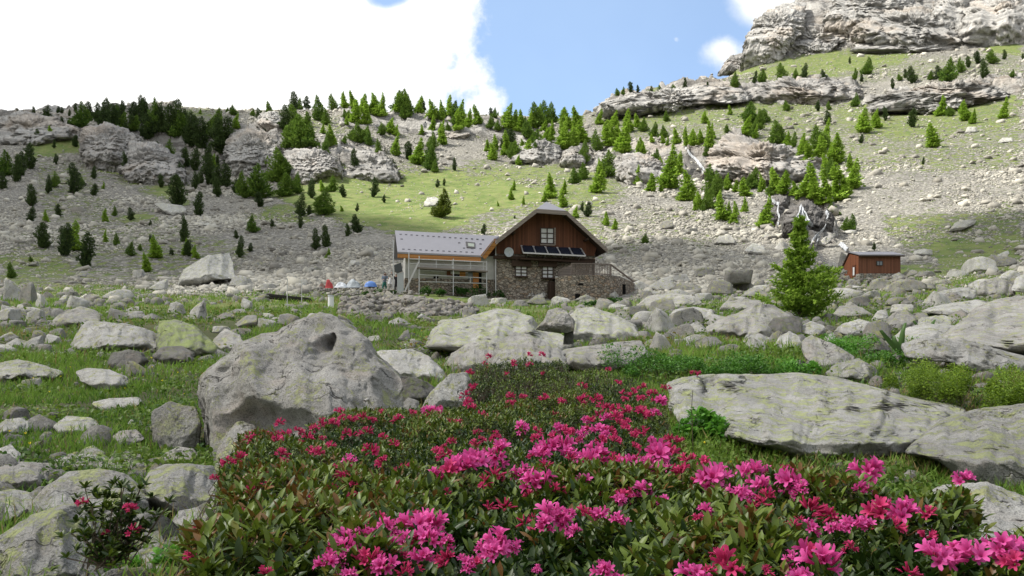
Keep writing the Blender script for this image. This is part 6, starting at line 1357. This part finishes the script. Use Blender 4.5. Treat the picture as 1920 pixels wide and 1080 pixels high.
FL = '''650,1030,60P 617,1053,50P 640,1020,60P 690,1045,60R 707,1007,55P 730,1022,45P 783,983,70P 815,985,60P 806,1007,50P 793,1045,45P 840,1045,50R 873,1053,35P 935,1020,65P 922,1035,55P 963,1027,35P 917,950,42B 948,948,40B 705,975,38R 672,977,30B
 867,873,60P 890,862,55P 933,850,55P 840,885,50R 818,890,35P 940,832,26R 1053,838,60P 1030,840,50P 1070,858,40B 977,890,45P 1007,903,60P 1022,873,42B 1033,967,65P 1020,985,42P 1053,973,48P 1097,963,45R 1123,967,42P 1160,977,42P
 1107,863,50P 1123,850,50P 1150,865,45R 1180,870,48P 1203,883,45P 1207,923,45P 1167,930,40R 1233,853,60P 1257,847,50R 1133,1073,50P 1327,897,65P 1350,893,55P 1410,883,50P 1427,910,50P 1383,927,50P 1487,903,58P 1500,917,38P 1477,880,34R 1545,913,24B
 1630,883,65P 1613,920,38P 1807,897,42P 1520,953,70B 1557,963,50R 1597,983,45P 1653,957,65R 1693,957,65P 1680,983,42R 1540,1050,85P 1520,1035,60R 1363,1063,75R 1757,1040,70P 1793,1037,55R 1827,1040,72P 1880,1027,72P 1903,1053,55R 1300,1075,60P 1280,1030,0P
 720,1060,50P 670,1010,50P 765,1010,45P 745,990,40P 1090,905,40P 1240,880,40P 1440,930,40R 1735,1005,40R 1320,870,34R 1290,860,34R
 467,820,24R 523,792,22R 497,815,24R 513,817,22R 537,813,24R 560,808,22R 578,820,26R 427,863,24R 447,862,26R 527,850,28R 530,865,22R 563,873,22R 523,888,26R 510,907,24R 533,907,26R 547,902,24R 470,920,26R 463,962,26R 537,958,24R 557,975,20R 600,917,30R 623,917,24R
 632,970,22R 463,1000,24R 370,997,26R 357,1043,26R 403,897,20R 497,1073,30R 633,772,20R 155,943,26R 245,952,28R 248,993,28R 198,1000,16R 720,777,18R 747,785,24R 773,773,18R 800,772,26P 820,772,26P 795,785,22R 853,792,22R 697,787,18R 690,810,26R 657,787,22R
 693,843,34R 657,865,28P 717,865,28R 755,877,32R 777,882,22R 838,852,28R 660,930,24R 643,893,26R 873,740,20R 888,728,22R 873,757,24R 885,763,20R 900,778,26R 958,743,20R 983,745,18R 978,803,28P 1007,808,20R 1007,820,24R 1093,723,18R 1090,753,24R 1053,753,20R
 1093,813,24P 1123,805,26P 1135,763,26R 1157,767,24R 1157,783,24R 1177,770,28R 1203,773,30R 1167,738,20R 1187,737,20R 1203,727,18R 1223,737,22R 1240,753,26P 1245,727,20R 1203,747,20R 1173,803,26R 1203,810,28R 1190,837,24R 1257,823,26R 1273,827,22R 1133,810,20R 1070,810,18R
 918,667,14R 908,682,14R 882,700,18R 962,683,16R 992,665,14R 1017,665,16R 993,683,14R 1157,717,16R 1140,693,12R 1300,699,14R 1312,700,12R 1020,700,12R 950,702,12R 600,850,24R 620,835,22R 590,800,20R 660,815,20R 720,820,20R 580,940,22R 740,910,24R'''
rf = random.Random(8); BIGF = [q_ for q_ in FL.split() if float(q_.split(',')[2][:-1]) >= 45]
FL += ' '+' '.join(f'{rf.gauss(1150, 60):.0f},{rf.uniform(735, 835):.0f},{rf.randint(16, 26)}{rf.choice("RRRP")}' for _ in range(34))+' '+' '.join(f'{rf.uniform(450, 1230):.0f},{rf.uniform(735, 930):.0f},{rf.randint(15, 26)}R' for _ in range(86))+' '+' '.join(f'{rf.uniform(620, 1850):.0f},{rf.uniform(930, 1070):.0f},{rf.randint(18, 34)}{rf.choice("RBP")}' for _ in range(26))
FL += ' '+' '.join(f'{float(q_.split(",")[0])+rf.choice((-1, 1))*rf.uniform(.45, .8)*float(q_.split(",")[2][:-1]):.0f},{float(q_.split(",")[1])+rf.uniform(-.2, .5)*float(q_.split(",")[2][:-1]):.0f},{float(q_.split(",")[2][:-1])*rf.uniform(.5, .75):.0f}{rf.choice("PPRB")}' for q_ in BIGF)
fls = [(float(a), float(b), float(c[:-1]), c[-1]) for a, b, c in (s.split(',') for s in FL.split()) if float(c[:-1]) > 0]
# the shrubs: outline of the tops in the photo, where they root, how they look
SHR = [
 ('front', PP('600,1000 760,930 1000,840 1280,830 1300,950 1280,1150 1350,1500 500,1500 480,1150 560,1060'), 'nearest rhododendron, centre bottom, with large bright pink flower heads'),
 ('right', PP('1280,840 1330,868 1480,880 1600,895 1640,880 1690,925 1800,895 1835,925 1810,985 1720,985 1900,1005 2150,1020 2200,1500 1350,1500 1280,1150 1300,950'), 'rhododendron filling the lower right corner with large pink flower heads'),
 ('left', PP('350,1150 345,1010 440,985 475,955 405,905 410,845 470,805 600,800 700,860 760,930 600,1000 560,1060 480,1150 500,1500 300,1500'), 'rhododendron on the left of the bank with small scattered crimson flower heads'),
 ('mid', PP('470,805 560,790 640,770 760,762 870,745 1000,740 1000,840 760,930 700,860 600,800'), 'rhododendron below the humped boulder with small crimson flower heads'),
 ('midright', PP('1000,740 1080,735 1150,728 1245,715 1252,790 1290,840 1000,840'), 'rhododendron at the left tip of the great slab, densely dotted with crimson'),
 ('back', PP('868,745 880,700 900,670 1000,655 1045,660 1085,695 1150,690 1240,720 1150,735 1000,742'), 'sparse rear rhododendron with grey twigs in front of the mound boulder'),
]
def zc_of(Y): return np.interp(Y, CYS, CZS)
LT, LF = leaf_tpl(.31, .06, .12)
allf = []
for si, (nm, poly, lb) in enumerate(SHR):
    r_ = np.random.default_rng(100+si); a = np.array(poly); vmin, vmax = a[:, 1].min(), a[:, 1].max(); Y0_, Y1_ = depth_of(min(vmax, canopy_v(.48))), depth_of(vmin)
    # world-even sampling of the canopy
    step = .024 if Y1_ < 2.2 else .026; area = 0
    n0 = int(((Y1_-Y0_)*(a[:, 0].max()-a[:, 0].min())/F*Y1_)/step**2*(2.6 if nm != 'back' else 1.3))
    Yr = np.sqrt(r_.uniform(Y0_**2, Y1_**2, n0)); pxr = r_.uniform(a[:, 0].min(), a[:, 0].max(), n0); vv = canopy_v(Yr)
    ins = inpoly(pxr, vv, poly, 1.) > .5; Yr, pxr, vv = Yr[ins], pxr[ins], vv[ins]
    e_in = inpoly(pxr, vv, poly, 45.); ed_ = np.where(e_in < .93)[0]; ed_ = np.repeat(ed_, 2); nm_ = len(Yr)
    pxr = np.concatenate([pxr, pxr[ed_]+r_.normal(size=len(ed_))*6]); Yr = np.concatenate([Yr, Yr[ed_]]); vv = np.concatenate([vv, vv[ed_]]); e_in = np.concatenate([e_in, e_in[ed_]])
    n = len(Yr); x = (pxr-CX)/F*Yr; lump = fbm(np.stack([x*4.2, Yr*4.2, 0*x], -1), 4)
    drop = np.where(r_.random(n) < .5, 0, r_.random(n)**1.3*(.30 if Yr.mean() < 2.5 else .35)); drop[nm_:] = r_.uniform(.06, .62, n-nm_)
    z = zc_of(Yr)+.075*lump-.012-drop-.05*(1-e_in)
    axis = np.stack([r_.normal(size=n)*.38, r_.normal(size=n)*.38-.12, np.ones(n)], -1)
    kk = 9; N = n*kk; ai = np.repeat(np.arange(n), kk); az = (np.tile(np.arange(kk), n)*2.4+np.repeat(r_.random(n)*6, kk)); el = np.tile(np.linspace(.15, 1.05, kk), n)+r_.normal(size=N)*.15
    fr = frame(axis); loc = np.stack([np.cos(az)*np.cos(el), np.sin(el), np.sin(az)*np.cos(el)], -1); d = np.einsum('nij,nj->ni', fr[ai], loc)
    base = np.stack([x, Yr, z], -1)[ai]-fr[ai][:, :, 1]*(np.tile(np.linspace(.028, 0, kk), n))[:, None]
    Ls = (.018+.014*r_.random(N))*np.interp(Yr[ai], [.8, 1.3, 1.8, 4], [1.08, .9, .66, .62])
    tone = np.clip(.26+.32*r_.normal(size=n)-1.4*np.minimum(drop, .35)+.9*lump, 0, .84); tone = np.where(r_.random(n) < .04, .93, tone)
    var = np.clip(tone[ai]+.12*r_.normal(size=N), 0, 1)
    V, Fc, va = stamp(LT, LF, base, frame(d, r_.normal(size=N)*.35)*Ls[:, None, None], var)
    o0 = np.array([x.mean(), Yr.mean(), 0]); o0[2] = hgt(o0[0], o0[1])[0]
    ro = empty('rhododendron_shrub', tuple(o0)); tag(ro, lb, 'rhododendron')
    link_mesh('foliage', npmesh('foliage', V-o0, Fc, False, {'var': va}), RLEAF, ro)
    # twigs: from each shoot down towards the ground
    def twigs(P, len_, rad, seed2):
        q_ = np.random.default_rng(seed2); m_ = len(P); T1 = P+np.stack([q_.normal(size=m_)*.04, q_.normal(size=m_)*.04, -len_*np.ones(m_)*.45], -1); T2 = T1+np.stack([q_.normal(size=m_)*.07, q_.normal(size=m_)*.07, -len_*np.ones(m_)*.55], -1)
        Vs = []; 
        for c_, rr_ in ((P, .5), (T1, .8), (T2, 1.2)):
            for j in range(3): Vs.append(c_+rad*rr_*np.array([math.cos(j*2.1), math.sin(j*2.1), 0]))
        Vs = np.stack(Vs, 1); tf = []
        for s_ in range(2):
            for j in range(3): a_, b_ = s_*3+j, s_*3+(j+1) % 3; tf += [[a_, b_, b_+3], [a_, b_+3, a_+3]]
        tf = np.array(tf); return Vs.reshape(-1, 3), (tf[None]+(np.arange(m_)*9)[:, None, None]).reshape(-1, 3)
    kq = r_.random(n) < (.5 if nm != 'back' else .9); TV, TF = twigs(np.stack([x, Yr, z-.004], -1)[kq], .30, .0016 if nm != 'back' else .003, si)
    link_mesh('twigs', npmesh('twigs', TV-o0, TF), RWOOD, ro)['kind'] = 'stuff'
    # flower heads that belong to this shrub
    k = 0
    for (fx, fv, fs, kd) in fls:
        own = inpoly(np.array([fx]), np.array([fv]), poly, 14.)[0]; allf.append((own, fx, fv, si))
    SHR[si] = SHR[si]+(ro, o0)
def small_left():
    g0 = hits([(215, 1052, 1.5)])[0]; Y = 2.75; r_ = np.random.default_rng(3); o0 = np.array(px2w(205, 1050, Y)); ro = empty('rhododendron_shrub', tuple(o0)); tag(ro, 'small separate rhododendron with three crimson heads among the left boulders', 'rhododendron')
    n = 150; px = r_.normal(212, 34, n); v = r_.uniform(915, 1050, n); P = np.stack([(px-CX)/F*Y, Y+r_.normal(size=n)*.06, (HY-v)/F*Y], -1); P[:, 1] = Y+r_.normal(size=n)*.07
    kk = 8; ai = np.repeat(np.arange(n), kk); N = n*kk; az = r_.random(N)*6.28; el = r_.uniform(.1, 1.2, N); d = np.stack([np.cos(az)*np.cos(el), np.sin(az)*np.cos(el), np.sin(el)], -1)
    V, Fc, va = stamp(LT, LF, P[ai]-o0, frame(d, r_.normal(size=N)*.4)*(.03+.01*r_.random(N))[:, None, None], np.clip(r_.normal(size=N)*.25+.3, 0, 1)); link_mesh('foliage', npmesh('foliage', V, Fc, False, {'var': va}), RLEAF, ro)
    bm = bmesh.new()
    for i in range(0, n, 3): add_tube(bm, tuple((P[i]-o0)), tuple(np.array([r_.normal()*.03, r_.normal()*.03, -.02])), .0025, 3)
    bmobj('twigs', bm, RWOOD, ro)['kind'] = 'stuff'; return ro, o0
sl_ro, sl_o = small_left()
own = {}
for (o_, fx, fv, si) in allf:
    if (fx, fv) not in own or o_ > own[(fx, fv)][0]: own[(fx, fv)] = (o_, si)
NB = len(fls)-146-len(BIGF); fls = [f_ for i_, f_ in enumerate(fls) if i_ < NB or own[(f_[0], f_[1])][0] > .9]
r_ = np.random.default_rng(77)
for i, (fx, fv, fs, kd) in enumerate(fls):
    if fx < 300: ro, o0, Yc = sl_ro, sl_o, 2.68
    else:
        o_, si = own[(fx, fv)]; ro, o0 = SHR[si][3], SHR[si][4]; Yc = depth_of(fv+fs*.35)-.02
    p = px2w(fx, fv+fs*.10, Yc); size = fs*(.86 if fs > 30 else .95)/F*Yc/1.05
    me = (CPINK if kd == 'P' else CRED if kd == 'R' else CRO)[i % (3 if kd == 'B' else 5)]
    c = bpy.data.objects.new('flower_cluster', me); COL.objects.link(c); c.parent = ro; c.location = tuple(p-o0); c.scale = (size,)*3
    c.rotation_euler = (r_.normal()*.25+.35, r_.normal()*.3, r_.random()*6.28)
# dead sticks
def stick(path, Y, r0, label, name='dead_twig', mat=None):
    pts = [px2w(a, b, Y+.03*math.sin(i)) for i, (a, b) in enumerate(PP(path))]; b0 = pts[-1].copy(); Vs, Fc = [], []
    for k, p in enumerate(pts):
        rr_ = r0*(1-.5*k/len(pts))
        for j in range(5): Vs.append(p-b0+rr_*np.array([math.cos(j*1.257), .4*math.sin(j*1.257), math.sin(j*1.257)]))
    for k in range(len(pts)-1):
        for j in range(5): Fc.append([k*5+j, k*5+(j+1) % 5, k*5+5+(j+1) % 5, k*5+5+j])
    tag(link_mesh(name, npmesh(name, np.array(Vs), np.array(Fc), True), mat or DEAD, loc=b0), label, 'twig')
DEAD = simple('dead_wood', (.42, .40, .37), .8, .2, 40, .2)
stick('500,990 512,988 525,992 545,998 565,1007 580,1012 590,1026', 1.22, .0034, 'bleached curved dead twig lying across the left rhododendron')
stick('683,752 690,748 696,762 703,778 707,792', 3.1, .006, 'hooked grey stick poking up in front of the humped boulder')
stick('913,718 916,728 924,736 929,742', 4.2, .006, 'short white twig at the foot of the rear rhododendron')
stick('1055,792 1058,798 1062,806 1060,812', 2.4, .0025, 'little pale twig among the small crimson heads')
stick('1300,862 1298,800 1297,760 1299,732', 3.6, .002, 'single dark upright stem before the left end of the great slab', mat=STEMM)
stick('1800,770 1812,745 1822,720 1830,700 1826,690', 5.6, .0022, 'bent dead flower stalk above the bilberry shrubs', mat=STEMM)
